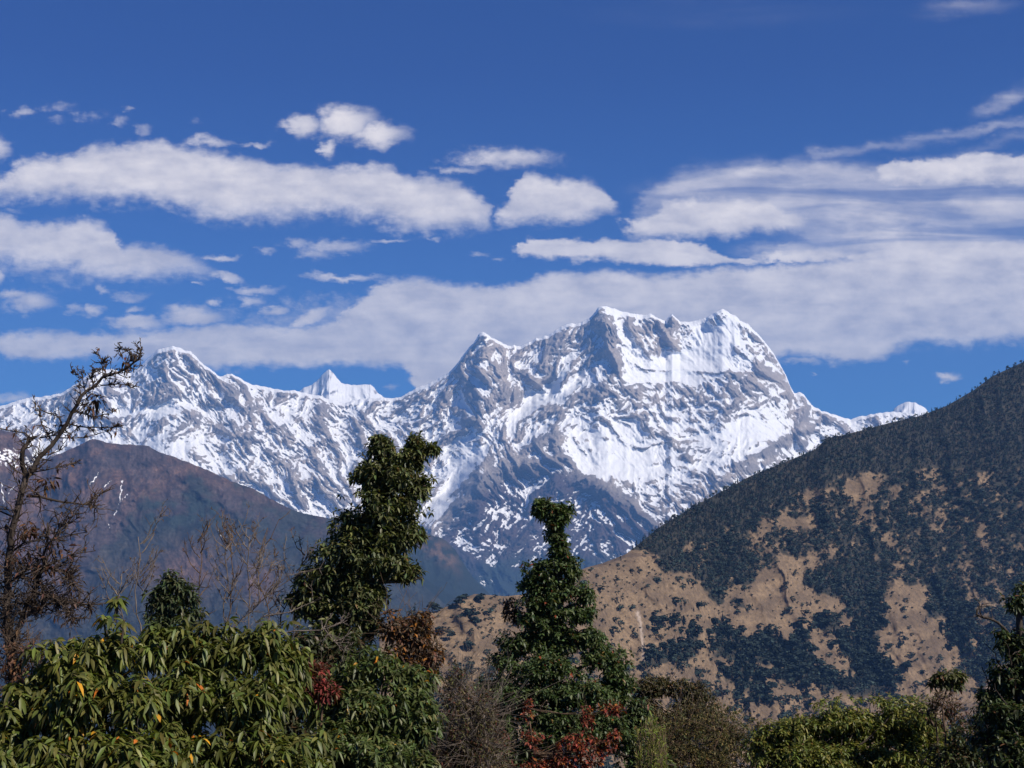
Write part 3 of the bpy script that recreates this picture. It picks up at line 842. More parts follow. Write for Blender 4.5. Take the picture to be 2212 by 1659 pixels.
def hill_D(px, py, yt=None):
    if yt is None:
        yt = h_top(px)
    Dc = h_Dc(px)
    # about 33 degrees of slope below the crest
    el = (py - yt) / FPX
    D = Dc * (1 - 1.45 * el / (1 + 1.45 * el * 1.1))
    spur = smooth01(py - np.interp(px, [820, 1266, 1300, 1352, 1440, 1480], [1335, 1224, 1216, 1197, 1192, 1230]), -2, 8) * smooth01(px, 1560, 1440)
    k = D / FPX
    wx = px + 24 * fbm(px / 90, py / 90, 3, 531)
    wy = py + 20 * fbm(px / 90, py / 90, 3, 532)
    lean = np.interp(px, [900, 1200, 1500, 2000, 2300], [0.9, 0.85, 0.75, 0.5, 0.3])
    r = ridged((wx - lean * wy) / 125, (wy + wx) / 420, 2, 541, 0.4)
    r2 = ridged((wx - lean * wy) / 34, wy / 90, 3, 551, 0.5)
    r3 = ridged(wx / 26, wy / 22, 4, 555, 0.55)
    off = -(29 * r + 1.2 * r2 + 2.8 * r3) * (0.15 + 0.85 * smooth01(py - yt, 0, 40))
    # wooded ravines
    for pts, a, w in [(cr([(1480, 1050), (1450, 1250), (1420, 1500), (1400, 1700)]), 30, 26), (cr([(1700, 1150), (1800, 1300), (1900, 1500), (1980, 1650)]), 24, 22), (cr([(720, 1330), (800, 1450), (960, 1520), (1060, 1640)]), 18, 20), (cr([(480, 1060), (440, 1250), (560, 1420), (470, 1560)]), 12, 18)]:
        d, _ = poly_dist(wx, wy, pts)
        off += a * np.exp(-(d / w) ** 2)
    off -= 26 * np.exp(-(poly_dist(wx, wy, cr([(1600, 1180), (1660, 1330), (1760, 1500), (1860, 1620)]))[0] / 26))
    return D + off * k - 60 * spur


def hill_attr(px, py, XYZ):
    d = hill_density(px, py)
    n = fbm(px / 60, py / 40, 4, 561)
    n2 = fbm(px / 9, py / 7, 3, 571)
    a = np.array([0.198, 0.137, 0.084])
    b = np.array([0.115, 0.081, 0.054])
    f = smooth01(n + 0.35 * n2, -0.6, 0.6)[..., None]
    c = b * (1 - f) + a * f
    scrub = np.array([0.020, 0.022, 0.018])  # forest floor, darkened so gaps between the crowns look shaded
    w = (smooth01(d, 0.22, 0.66) * 0.94)[..., None]
    c = c * (1 - w) + scrub * w
    low = (smooth01(n2 + 0.3 * n, 0.35, 0.75) * 0.55)[..., None]
    c = c * (1 - low) + np.array([0.075, 0.058, 0.045]) * low
    dd, _ = poly_dist(px + 3 * perlin(px / 9, py / 9, 581), py, [(1378, 1323), (1385, 1360), (1389, 1400), (1391, 1437)])
    sc = (np.exp(-(dd / 3.6) ** 2) * 0.8)[..., None]
    c = c * (1 - sc) + np.array([0.36, 0.29, 0.24]) * sc
    return {'col': c}


hill_mat = terrain_mat('dry_grass_slope', False, 9.0)
o = relief('hillside', hill_mat, np.linspace(820, 2420, 1000), h_top, H_BOT, hill_D, 520, hill_attr, gamma=1.25, back=0.6)
tag(o, kind='structure', label='tan grass hillside with dark forest climbing to the right', cat='hill')


# ---- trees of the hillside
def leaf_mat(name, rough=0.55, trans=0.25, spec=0.3):
    m, t, bs = new_mat(name)
    a = nd(t, 'ShaderNodeAttribute', attribute_name='col').outputs['Color']
    t.links.new(a, bs.inputs['Base Color'])
    bs.inputs['Roughness'].default_value = rough
    bs.inputs['Specular IOR Level'].default_value = spec
    if trans:
        tr = nd(t, 'ShaderNodeBsdfTranslucent')
        k = nd(t, 'ShaderNodeMix', data_type='RGBA', blend_type='MULTIPLY', inp={0: 1.0, 6: a, 7: (1.35, 1.5, 0.6, 1)})
        t.links.new(k.outputs[2], tr.inputs[0])
        mx = nd(t, 'ShaderNodeMixShader', inp={0: trans, 1: bs.outputs[0], 2: tr.outputs[0]})
        out = [n for n in t.nodes if n.type == 'OUTPUT_MATERIAL'][0]
        t.links.new(mx.outputs[0], out.inputs[0])
    return m


far_leaf = leaf_mat('far_foliage', 0.8, 0.0, 0.1)


def unit(v):
    return v / (np.linalg.norm(v, axis=-1, keepdims=True) + 1e-9)


def far_tree(rng, kind, n):
    """Unit-height tree: trunk with a crown of leaf clumps. Returns verts, quads, colours."""
    if kind == 'conifer':
        h = rng.rand(n) ** 0.8
        ph = rng.rand(n) * 6.283
        rad = (1 - h) * 0.27 * (0.45 + 0.6 * rng.rand(n)) * (0.75 + 0.25 * np.sin(h * 26))
        c = np.stack([np.cos(ph) * rad, np.sin(ph) * rad, 0.10 + 0.9 * h], 1)
        sz = 0.085 * (1.15 - 0.6 * h)
    else:
        lobes = unit(rng.randn(7, 3)) * np.array([0.24, 0.24, 0.2]) + np.array([0, 0, 0.58])
        li = rng.randint(0, 7, n)
        d = unit(rng.randn(n, 3))
        d[:, 2] = np.abs(d[:, 2]) * 0.9 - 0.15 * rng.rand(n)
        c = lobes[li] + d * (0.15 + 0.07 * rng.rand(n, 1))
        sz = 0.07 + 0.05 * rng.rand(n)
    out = unit(c - np.array([0, 0, 0.5]) + 0.5 * rng.randn(n, 3) * 0.5)
    t1 = unit(np.cross(out, rng.randn(n, 3)))
    t2 = np.cross(out, t1)
    s = sz[:, None]
    v = np.stack([c - t1 * s, c + t2 * s * 0.8 + out * s * 0.3, c + t1 * s, c - t2 * s * 0.8 - out * s * 0.2], 1).reshape(-1, 3)
    f = np.arange(4 * n).reshape(n, 4)
    base = np.array([0.022, 0.034, 0.030]) if kind == 'round' else np.array([0.011, 0.021, 0.025])
    tone = (0.45 + 1.3 * rng.rand(n, 1)) * base + rng.rand(n, 1) * np.array([0.006, 0.004, 0.0])
    col = np.repeat(tone, 4, 0)
    # trunk
    k = np.arange(5) * 2 * np.pi / 5
    tv = np.concatenate([np.stack([np.cos(k) * .022, np.sin(k) * .022, k * 0 - .08], 1), np.stack([np.cos(k) * .010, np.sin(k) * .010, k * 0 + .7], 1)])
    tf = np.array([[i, (i + 1) % 5, 5 + (i + 1) % 5, 5 + i] for i in range(5)]) + len(v)
    v = np.concatenate([v, tv])
    col = np.concatenate([col, np.tile([[0.05, 0.04, 0.03]], (10, 1))])
    return v, np.concatenate([f, tf]), col


rng = np.random.RandomState(5)
cand = []
# sample the hillside; crowns keep apart by about their own width
N = 90000
cx = rng.uniform(880, 2330, N)
cy = h_top(cx) + 1.0 + rng.rand(N) ** 1.0 * (1790 - h_top(cx))
ok = cy < 1760
cx, cy = cx[ok], cy[ok]
dn = hill_density(cx, cy)
keep = rng.rand(len(cx)) < np.maximum(dn ** 1.3, 0.055)
cx, cy, dn = cx[keep], cy[keep], dn[keep]
cD = hill_D(cx, cy)
hz = 7.0 + 6.0 * rng.rand(len(cx)) ** 1.5 + 12.0 * smooth01(cy, 1200, 1480) * rng.rand(len(cx)) ** 1.3 + 6 * smooth01(cy, 1200, 1450) * dn
small = rng.rand(len(cx)) < np.where(dn < 0.3, 0.75, 0.12)
hz = np.where(small, hz * 0.38, hz)
hpx = hz * FPX / cD
order = rng.permutation(len(cx))
cell = {}
trees = []
for i in order:
    w = hpx[i] * (0.30 if cy[i] < 1150 else 0.40)
    gx, gy = int(cx[i] // 12), int(cy[i] // 12)
    hit = False
    for ax in (gx - 1, gx, gx + 1):
        for ay in (gy - 1, gy, gy + 1):
            for j in cell.get((ax, ay), ()):
                if abs(cx[i] - cx[j]) < 0.5 * (w + hpx[j] * (0.30 if cy[j] < 1150 else 0.40)) and abs(cy[i] - cy[j]) < 0.42 * (w + hpx[j] * (0.30 if cy[j] < 1150 else 0.40)):
                    hit = True
    if not hit:
        cell.setdefault((gx, gy), []).append(i)
        trees.append(i)
trees = np.array(trees)
# the nearest and largest 300 in the picture stand as single trees, the rest is the far wood
vis = (cy[trees] < 1560) & (cx[trees] < 2120) & (cx[trees] > 900) & ~((cx[trees] < 1390) & (cx[trees] > 1040)) & (cy[trees] < np.interp(cx[trees], [900, 1040, 1390, 1480, 1560, 1640, 1800, 2000, 2120], [1420, 1440, 1440, 1430, 1500, 1540, 1490, 1480, 1380]))
score = np.where(vis, hpx[trees], 0)
big = set(trees[np.argsort(-score)[:285]].tolist())
kinds_bank = {}
for kind in ('round', 'conifer'):
    kinds_bank[kind] = []
    for k in range(5):
        r2_ = np.random.RandomState(70 + k + (30 if kind == 'conifer' else 0))
        v, f, c = far_tree(r2_, kind, 260)
        me = mesh_obj('hillside_tree', v, f, far_leaf, attrs={'col': c})
        kinds_bank[kind].append(me.data)
        bpy.data.objects.remove(me)

PLACES = [('ravine beside the bare triangular slope', 1875, 1350, 55, 110), ('grove left of the forest edge', 1450, 1215, 45, 35), ('wood above the hanging meadow', 1540, 1235, 60, 40), ('grove near the pale landslide scar', 1480, 1400, 80, 60),
          ('tree line down the middle spur', 1610, 1395, 70, 70), ('clump below the middle meadow', 1730, 1430, 60, 70), ('lower right gully', 2060, 1400, 70, 110), ('scrub of the left saddle', 990, 1350, 90, 70), ('glades under the upper forest', 1720, 1180, 130, 90), ('broken wood high on the right', 1960, 1160, 160, 120), ('upper forest crest', 1900, 980, 300, 80)]
bankf = {}
fv, ff, fc = [], [], []
nv = 0
lone_n = 0
for i in trees:
    D = cD[i]
    P = at(cx[i], cy[i], D)
    h = hz[i]
    upper = cy[i] < DENSE_LINE(cx[i]) + 20
    kind = 'conifer' if rng.rand() < (0.55 if upper else 0.16) else 'round'
    wide = rng.uniform(0.85, 1.25) * (1.4 if (kind == 'round' and not upper) else 1.0)
    rot = rng.rand() * 6.28
    if i in big:
        me = kinds_bank[kind][rng.randint(0, 5)]
        ob = bpy.data.objects.new('hillside_tree' if kind == 'round' else 'hillside_conifer', me)
        C.objects.link(ob)
        ob.location = P
        ob.rotation_euler = (0, 0, rot)
        ob.scale = (h * wide, h * wide, h)
        pl = min(PLACES, key=lambda p: ((cx[i] - p[1]) / p[3]) ** 2 + ((cy[i] - p[2]) / p[4]) ** 2)
        size = 'tall' if h > 17 else ('small' if h < 6 else 'middling')
        lone = dn[i] < 0.3
        shape = 'round dark green tree' if kind == 'round' else 'narrow dark conifer'
        lab = f"{size} {shape} {'alone on grass by' if lone else 'in'} the {pl[0]}"
        tag(ob, lab, 'tree', f"{size} {shape}s {'scattered by' if lone else 'in'} the {pl[0]}")
    else:
        key = (kind, rng.randint(0, 8))
        if key not in bankf:
            bankf[key] = far_tree(np.random.RandomState(200 + key[1] + (50 if kind == 'conifer' else 0)), kind, 64)
        v, f, c = bankf[key]
        cs, sn_ = math.cos(rot), math.sin(rot)
        w = v * np.array([h * wide, h * wide, h])
        w = np.stack([w[:, 0] * cs - w[:, 1] * sn_, w[:, 0] * sn_ + w[:, 1] * cs, w[:, 2]], 1) + np.array(P)
        fv.append(w)
        ff.append(f + nv)
        fc.append(c * rng.uniform(0.6, 1.9) * np.array([1, 1, 1.0]))
        nv += len(v)
o = mesh_obj('forest', np.concatenate(fv), np.concatenate(ff), far_leaf, attrs={'col': np.concatenate(fc)})
tag(o, 'dark forest covering the upper right hillside', 'forest', kind='stuff')
print('TREES', len(trees), 'single', len(big), 'min px', min(hpx[i] for i in big))

# ------------------------------------------------------------------ foreground plants
green_leaf = leaf_mat('broad_leaf', 0.48, 0.24, 0.32)
dull_leaf = leaf_mat('dull_leaf', 0.6, 0.2, 0.25)


def bark_mat(name, c1, c2, scale=30):
    m, t, bs = new_mat(name)
    geo = nd(t, 'ShaderNodeNewGeometry').outputs['Position']
    mp = nd(t, 'ShaderNodeMapping', inp={0: geo, 3: (1, 1, 0.25)}).outputs[0]
    n = nd(t, 'ShaderNodeTexNoise', inp={'Vector': mp, 'Scale': scale, 'Detail': 5.0, 'Roughness': 0.65})
    r = nd(t, 'ShaderNodeValToRGB', inp={0: n.outputs[0]})
    r.color_ramp.elements[0].position = 0.35
    r.color_ramp.elements[0].color = rgba(c1)
    r.color_ramp.elements[1].position = 0.68
    r.color_ramp.elements[1].color = rgba(c2)
    t.links.new(r.outputs[0], bs.inputs['Base Color'])
    bs.inputs['Roughness'].default_value = 0.85
    bs.inputs['Specular IOR Level'].default_value = 0.2
    b = nd(t, 'ShaderNodeBump', inp={'Strength': 0.7, 'Distance': 0.01, 'Height': n.outputs[0]})
    t.links.new(b.outputs[0], bs.inputs['Normal'])
    return m


bark_dark = bark_mat('dark_bark', (0.018, 0.014, 0.012), (0.075, 0.058, 0.048))
bark_grey = bark_mat('grey_bark', (0.07, 0.055, 0.046), (0.20, 0.165, 0.14))
bark_umber = bark_mat('umber_twig', (0.026, 0.020, 0.017), (0.095, 0.068, 0.052))
bark_brown = bark_mat('brown_twig', (0.05, 0.032, 0.022), (0.15, 0.10, 0.065))


class Tubes:
    """Collects bent, tapering branches and links them as one mesh."""

    def __init__(self):
        self.v, self.f, self.n = [], [], 0

    def add(self, pts, r0, r1, sides=5):
        p = np.asarray(pts, float)
        k = len(p)
        tan = unit(np.gradient(p, axis=0))
        ref = np.array([0.31, 0.87, 0.22])
        a = unit(np.cross(tan, ref))
        b = np.cross(tan, a)
        r = (r0 + (r1 - r0) * np.linspace(0, 1, k) ** 0.8)[:, None, None]
        th = np.arange(sides) * 2 * np.pi / sides
        ring = p[:, None] + r * (a[:, None] * np.cos(th)[None, :, None] + b[:, None] * np.sin(th)[None, :, None])
        v = np.concatenate([ring.reshape(-1, 3), p[-1:] + tan[-1:] * r1])
        i = np.arange(k * sides).reshape(k, sides)
        j = np.roll(i, -1, 1)
        f = np.stack([i[:-1], j[:-1], j[1:], i[1:]], -1).reshape(-1, 4)
        cap = np.stack([i[-1], j[-1], np.full(sides, k * sides), np.full(sides, k * sides)], -1)[:, :3]
        self.v.append(v)
        self.f.append((f + self.n, cap + self.n))
        self.n += len(v)

    def build(self, name, mat, parent=None):
        if not self.v:
            return None
        q = np.concatenate([f[0] for f in self.f])
        t = np.concatenate([f[1] for f in self.f])
        return mesh_obj(name, np.concatenate(self.v), [q, t], mat, parent, smooth=True)


class Leaves:
    def __init__(self):
        self.v, self.q, self.t, self.c, self.n = [], [], [], [], 0

    def add(self, P, A, L, Wd, col, rng, droop=0.25, fold=0.25, fine=True, up=None):
        """P base points, A directions, L lengths, Wd widths, col per-leaf colours."""
        n = len(P)
        A = unit(A)
        L = np.broadcast_to(np.asarray(L, float), (n,))[:, None]
        Wd = np.broadcast_to(np.asarray(Wd, float), (n,))[:, None]
        if up is None:
            up = np.tile([[0.0, 0.0, 1.0]], (n, 1)) + 0.35 * rng.randn(n, 3)
        side = unit(np.cross(A, up))
        nrm = np.cross(side, A)
        dn = np.array([0, 0, -1.0])
        dr = droop * (0.6 + 0.8 * rng.rand(n, 1))

        def M(t):
            return P + A * L * t + dn * L * dr * t * t
        if fine:
            m1, m2, tip = M(0.36), M(0.70), M(1.0)
            w1, w2 = Wd * 0.5, Wd * 0.40
            V = np.stack([P, m1 - side * w1 + nrm * fold * w1, m1, m1 + side * w1 + nrm * fold * w1,
                          m2 - side * w2 + nrm * fold * w2, m2, m2 + side * w2 + nrm * fold * w2, tip], 1)
            b = np.arange(n)[:, None] * 8 + self.n
            self.t.append(np.concatenate([b + [0, 2, 1], b + [0, 3, 2], b + [4, 5, 7], b + [5, 6, 7]]))
            self.q.append(np.concatenate([b + [1, 2, 5, 4], b + [2, 3, 6, 5]]))
            k = 8
        else:
            m1, tip = M(0.45), M(1.0)
            w1 = Wd * 0.5
            V = np.stack([P, m1 - side * w1 + nrm * fold * w1, tip, m1 + side * w1 + nrm * fold * w1], 1)
            b = np.arange(n)[:, None] * 4 + self.n
            self.t.append(np.concatenate([b + [0, 2, 1], b + [0, 3, 2]]))
            k = 4
        self.v.append(V.reshape(-1, 3))
        self.c.append(np.repeat(col, k, 0))
        self.n += n * k

    def build(self, name, mat, parent=None):
        fs = []
        if self.q:
            fs.append(np.concatenate(self.q))
        fs.append(np.concatenate(self.t))
        return mesh_obj(name, np.concatenate(self.v), fs, mat, parent, smooth=False, attrs={'col': np.concatenate(self.c)})


def leaf_cols(n, rng, base, spread=0.35, accents=()):
    """Leaf colours: a base with light and dark leaves, and a few turned ones."""
    c = np.array(base) * (1 + spread * (rng.rand(n, 1) * 2 - 1)) * (1 + 0.16 * (rng.rand(n, 3) * 2 - 1))
    u = rng.rand(n)
    for col, share in accents:
        m = u < share
        c[m] = np.array(col) * (0.75 + 0.5 * rng.rand(m.sum(), 1))
        u = np.where(m, 2, u - share)
    return np.clip(c, 0.003, 0.9)


def blob_points(rng, blobs, D, n, shell=0.4, depth=0.8):
    """Shoot tips spread through a crown made of overlapping lobes: position, outward direction."""
    b = np.array([[q[0], q[1], q[2], q[3], q[4] if len(q) > 4 else 0.0] for q in blobs], float)
    a = b[:, 2] * b[:, 3]
    i = rng.choice(len(b), n, p=a / a.sum())
    d = unit(rng.randn(n, 3))
    r = (1 - shell * rng.rand(n) ** 1.5) * (1 + 0.11 * rng.randn(n))
    Dd = D + b[i, 4]
    ux, uz = ray(b[i, 0], b[i, 1])
    k = Dd / FPX
    cen = np.stack([ux * Dd, Dd, uz * Dd], 1)
    rad = np.stack([b[i, 2] * k, np.minimum(b[i, 2], 1.4 * b[i, 3]) * k * depth, b[i, 3] * k], 1)
    P = cen + d * rad * r[:, None]
    return P, unit(d / (rad / rad.max(1, keepdims=True))), cen


def clumped(rng, blobs, D, n, shell, depth, scale, inner=0.45):
    """Tips gathered in clumps with gaps between them, over a thinner inner growth."""
    P, out, cen = blob_points(rng, blobs, D, int(n * 2.2), shell, depth)
    s = scale
    nz = perlin(P[:, 0] / s, P[:, 2] / s * 1.5, 901) + perlin(P[:, 1] / s, P[:, 2] / s * 1.5 + 7.7, 902)
    k = np.argsort(-(nz + 0.25 * rng.randn(len(P))))[:n]
    P, out, cen = P[k], out[k], cen[k]
    if inner:
        m = int(n * inner)
        P2, o2, c2 = blob_points(rng, blobs, D, m, 0.1, depth)
        P2 = c2 + (P2 - c2) * rng.uniform(0.35, 0.72, (m, 1))
        P, out, cen = np.concatenate([P, P2]), np.concatenate([out, o2]), np.concatenate([cen, c2])
    q = rng.permutation(len(P))
    return P[q], out[q], cen[q]


def curve_pts(rng, a, b, n=7, wig=0.12, sag=0.0):
    a, b = np.asarray(a, float), np.asarray(b, float)
    t = np.linspace(0, 1, n)[:, None]
    L = np.linalg.norm(b - a)
    w = np.cumsum(rng.randn(n, 3), 0) * wig * L / n
    w -= t * w[-1:]
    return a + (b - a) * t + w * np.array([1, 1, 0.7]) + np.array([0, 0, -1.0]) * sag * L * (t * (1 - t)) * 4 * 0.25


def plant(name, label, cat, blobs, D, seed, n_whorl, per, L, Wd, base, accents=(), spread=0.35, theta=(60, 115), droop=0.3, fine=True, mat=None, bark=None,
          trunk=None, trunk_r=0.05, limbs=14, shell=0.45, depth=0.8, upw=0.5, group=None, extra=(), crown_name='foliage', stem_name='trunk', twig_n=0, twig_len=0.4, sprout=0.02, stalk=None, multi=1, clump=0.0, inner=0.45):
    rng = np.random.RandomState(seed)
    gx = np.mean([q[0] for q in blobs]) if trunk is None else trunk[0][0]
    base_p = at(gx, 1300, D)
    gz = float(ground_z(base_p.x, D)) - 0.1
    root = bpy.data.objects.new(name, None)
    C.objects.link(root)
    root.location = (base_p.x, D, gz)
    tag(root, label, cat, group)
    O = np.array([base_p.x, D, gz])
    lv = Leaves()
    P, out, cen = clumped(rng, blobs, D, n_whorl, shell, depth, clump, inner) if clump else blob_points(rng, blobs, D, n_whorl, shell, depth)
    ax = unit(out + np.array([0, 0, upw]) + 0.35 * rng.randn(len(P), 3))
    for (ex, ey, dd) in extra:
        P = np.concatenate([P, np.array(at(ex, ey, D + dd))[None]])
        ax = np.concatenate([ax, unit(np.array([[0.1 * rng.randn(), -0.15, 1.0]]))])
    n = len(P)
    k = per
    ph = (np.arange(k)[None] * 2.399 + rng.rand(n, 1) * 6.28 + 0.3 * rng.randn(n, k))
    th = np.radians(rng.uniform(theta[0], theta[1], (n, k)))
    r1 = unit(np.cross(ax, rng.randn(n, 3)))
    r2 = np.cross(ax, r1)
    dirs = ax[:, None] * np.cos(th)[..., None] + (r1[:, None] * np.cos(ph)[..., None] + r2[:, None] * np.sin(ph)[..., None]) * np.sin(th)[..., None]
    off = rng.uniform(-1, 0.2, (n, k, 1)) * ax[:, None] * L * sprout * 20
    PP = (P[:, None] + off + dirs * L * 0.06).reshape(-1, 3)
    AA = dirs.reshape(-1, 3)
    keep = rng.rand(len(PP)) < 0.88
    PP, AA = PP[keep], AA[keep]
    m = len(PP)
    whorl_tone = np.repeat(0.8 + 0.4 * rng.rand(n, 1), k, 0)[keep]
    col = leaf_cols(m, rng, base, spread, accents) * whorl_tone
    lv.add(PP - O, AA, L * rng.uniform(0.65, 1.15, m), Wd * rng.uniform(0.75, 1.15, m), col, rng, droop=droop, fine=fine)
    tb = Tubes()
    if trunk is None:
        starts = []
        for q in range(multi):
            bx = base_p.x + rng.uniform(-0.5, 0.5) * (multi > 1)
            big_i = rng.randint(0, len(P))
            tgt = cen[big_i % len(cen)]
            pts = curve_pts(rng, (bx, D + rng.uniform(-.2, .2), gz), tgt, 9, 0.15)
            tb.add(pts - O, trunk_r, trunk_r * 0.45, 7)
            starts.append(pts)
        spine = np.concatenate(starts)
    else:
        path = [np.array([base_p.x, D, gz])] + [np.array(at(a, b, D + (c[0] if c else 0))) for a, b, *c in trunk]
        pts = []
        for a, b in zip(path[:-1], path[1:]):
            pts.append(curve_pts(rng, a, b, 5, 0.08)[:-1])
        pts = np.concatenate(pts + [path[-1][None]])
        tb.add(pts - O, trunk_r, trunk_r * 0.3, 8)
        spine = pts[len(pts) // 4:]
    for q in range(limbs):
        i = rng.randint(0, len(P))
        tgt = P[i]
        dist = np.linalg.norm((spine - tgt) * np.array([1, 1, 1.3]), axis=1) + (spine[:, 2] > tgt[2] + 0.05) * 2
        s0 = spine[dist.argmin()]
        mid = curve_pts(rng, s0, tgt, 7, 0.16, 0.25)
        tb.add(mid - O, trunk_r * 0.35, trunk_r * 0.08, 5)
    if stalk:
        for (ex, ey, dd), (sx, sy) in zip(extra, stalk):
            tb.add(curve_pts(rng, at(sx, sy, D + dd), at(ex, ey, D + dd), 5, 0.1) - O, 0.009, 0.006, 5)
    for q in range(twig_n):
        i = rng.randint(0, len(P))
        e = P[i] + (out[i % len(out)] * 0.5 + rng.randn(3) * 0.5 + np.array([0, 0, 0.35])) * twig_len * rng.uniform(0.4, 1)
        s = P[i] + (cen[i % len(cen)] - P[i]) * 0.6
        tb.add(curve_pts(rng, s, e, 6, 0.2) - O, trunk_r * 0.10, trunk_r * 0.03, 4)
    tb.build(stem_name, bark or bark_dark, root)
    lv.build(crown_name, mat or green_leaf, root)
    return root


G_RHODO = (0.090, 0.100, 0.021)
YEL = (0.50, 0.25, 0.02)
ORA = (0.42, 0.12, 0.015)
plant('rhododendron_bush', 'leftmost large leaved rhododendron bush with drooping leaves and scattered orange ones', 'bush',
      [(135, 1440, 80, 62), (235, 1393, 85, 70), (80, 1540, 105, 72), (220, 1520, 120, 82, -.3), (100, 1650, 140, 90, -.4), (290, 1640, 120, 90, -.5), (15, 1600, 80, 80, -.2)], 9.4, 11, 720, 12, 0.092, 0.027, G_RHODO,
      [(YEL, 0.012), (ORA, 0.006), ((0.16, 0.16, 0.05), 0.05)], theta=(75, 125), droop=0.55, limbs=40, multi=4, trunk_r=0.045, upw=0.9, clump=0.30, inner=0.6, extra=[(253, 1293, .1), (251, 1297, .1), (255, 1290, .1), (222, 1328, 0), (110, 1382, 0), (160, 1375, .1), (268, 1340, -.1)], stalk=[(250, 1345), (250, 1345), (250, 1345), (228, 1380), (115, 1420), (165, 1420), (262, 1390)])
plant('rhododendron_bush', 'wide rhododendron bush with glossy drooping leaves below the thin bare saplings', 'bush',
      [(350, 1390, 85, 62), (450, 1400, 90, 62), (550, 1393, 90, 60), (625, 1440, 55, 55), (400, 1510, 120, 85, -.3), (540, 1520, 120, 85, -.3), (420, 1640, 140, 90, -.5), (580, 1640, 140, 90, -.5)], 10.2, 12, 820, 12, 0.092, 0.026, (0.084, 0.096, 0.021),
      [(YEL, 0.006), (ORA, 0.004), ((0.16, 0.16, 0.05), 0.05)], theta=(75, 125), droop=0.5, limbs=40, multi=4, trunk_r=0.045, upw=0.9, clump=0.30, inner=1.2)
plant('evergreen_bush', 'mid green small leaved bush under the leaning tree beside dry brown brush', 'bush',
      [(780, 1450, 80, 52), (880, 1480, 62, 52), (720, 1510, 70, 55), (820, 1545, 110, 70, -.2), (900, 1570, 52, 70, -.2), (760, 1640, 140, 85, -.4), (905, 1650, 50, 60, -.2)], 11.0, 13, 1800, 10, 0.068, 0.020, (0.070, 0.090, 0.028),
      [(YEL, 0.004), (ORA, 0.003), ((0.15, 0.14, 0.05), 0.06)], theta=(50, 115), droop=0.4, limbs=40, multi=4, trunk_r=0.04, clump=0.28, inner=0.8)
plant('young_evergreen_tree', 'small dark evergreen treetop rising behind the wide rhododendron bush', 'tree',
      [(372, 1240, 14, 14), (368, 1262, 30, 16), (346, 1280, 26, 12), (402, 1272, 24, 14), (416, 1292, 20, 10), (336, 1302, 20, 12), (372, 1300, 40, 18), (408, 1322, 34, 18), (345, 1332, 36, 18), (380, 1348, 50, 20)], 11.5, 14, 330, 9, 0.070, 0.019, (0.052, 0.066, 0.030), [((0.13, 0.12, 0.06), 0.08)], theta=(50, 110), droop=0.35,
      trunk=[(366, 1380), (364, 1300), (370, 1250)], trunk_r=0.035, limbs=18)
plant('leaning_evergreen_tree', 'tall leaning evergreen tree with dense drooping leaves and two topped crown', 'tree',
      [(826, 972, 30, 30), (820, 955, 16, 18), (900, 958, 22, 24), (890, 995, 42, 36), (935, 970, 14, 10), (845, 1025, 75.24, 48), (800, 1020, 43.32, 42), (905, 1050, 38.76, 34), (838, 1090, 88.92, 52), (795, 1140, 82.08, 48), (870, 1150, 45.6, 40), (775, 1200, 93.48, 52), (850, 1220, 52.44, 36), (885, 1235, 29.64, 26),
       (720, 1255, 79.8, 46), (765, 1300, 59.28, 50), (805, 1290, 34.2, 40), (685, 1300, 63.84, 38), (640, 1292, 38.76, 16), (800, 1345, 27.36, 36), (730, 1360, 61.56, 50), (700, 1410, 50.16, 40)], 12.6, 15, 3700, 8, 0.066, 0.021, (0.074, 0.084, 0.034),
      [((0.13, 0.135, 0.045), 0.12), ((0.16, 0.09, 0.03), 0.01)], spread=0.45, theta=(45, 125), droop=0.28, trunk=[(715, 1560), (728, 1420), (765, 1280), (805, 1150), (840, 1050), (850, 985)], trunk_r=0.085, limbs=46, shell=0.6, clump=0.24, inner=0.8)
plant('red_leaved_shrub', 'low dull red shrub tucked in front of the leaning tree trunk', 'bush', [(672, 1462, 36, 24), (700, 1490, 34, 22), (660, 1490, 20, 18), (690, 1445, 24, 14)], 10.6, 16, 150, 8, 0.06, 0.017, (0.16, 0.035, 0.028), [((0.10, 0.06, 0.03), 0.3)], theta=(30, 100), droop=0.2, mat=dull_leaf, bark=bark_brown, trunk_r=0.02, limbs=12, twig_n=50, twig_len=0.2)
plant('rust_brown_bush', 'rust brown bush with orange leaf tips right of the leaning tree', 'bush', [(848, 1352, 36, 34), (895, 1368, 46, 42), (925, 1420, 34, 40), (870, 1410, 42, 36), (915, 1340, 20, 22)], 12.4, 17, 420, 7, 0.06, 0.021, (0.105, 0.052, 0.026), [((0.25, 0.10, 0.02), 0.12), ((0.06, 0.045, 0.03), 0.3)], theta=(30, 110), droop=0.35, mat=dull_leaf, bark=bark_brown, trunk_r=0.03, limbs=24, twig_n=160, twig_len=0.3, multi=3)
plant('dry_brush', 'tangled dry brown brush between the green bush and the pointed tree', 'bush', [(985, 1500, 34, 60), (1000, 1590, 50, 70), (960, 1640, 44, 50), (1040, 1640, 50, 50), (1045, 1540, 30, 50)], 13.6, 18, 1100, 6, 0.05, 0.014, (0.085, 0.060, 0.034), [((0.09, 0.09, 0.03), 0.3), ((0.14, 0.05, 0.035), 0.08)], theta=(20, 110), droop=0.2, mat=dull_leaf, bark=bark_grey, trunk_r=0.025, limbs=40, twig_n=800, twig_len=0.5, multi=5)
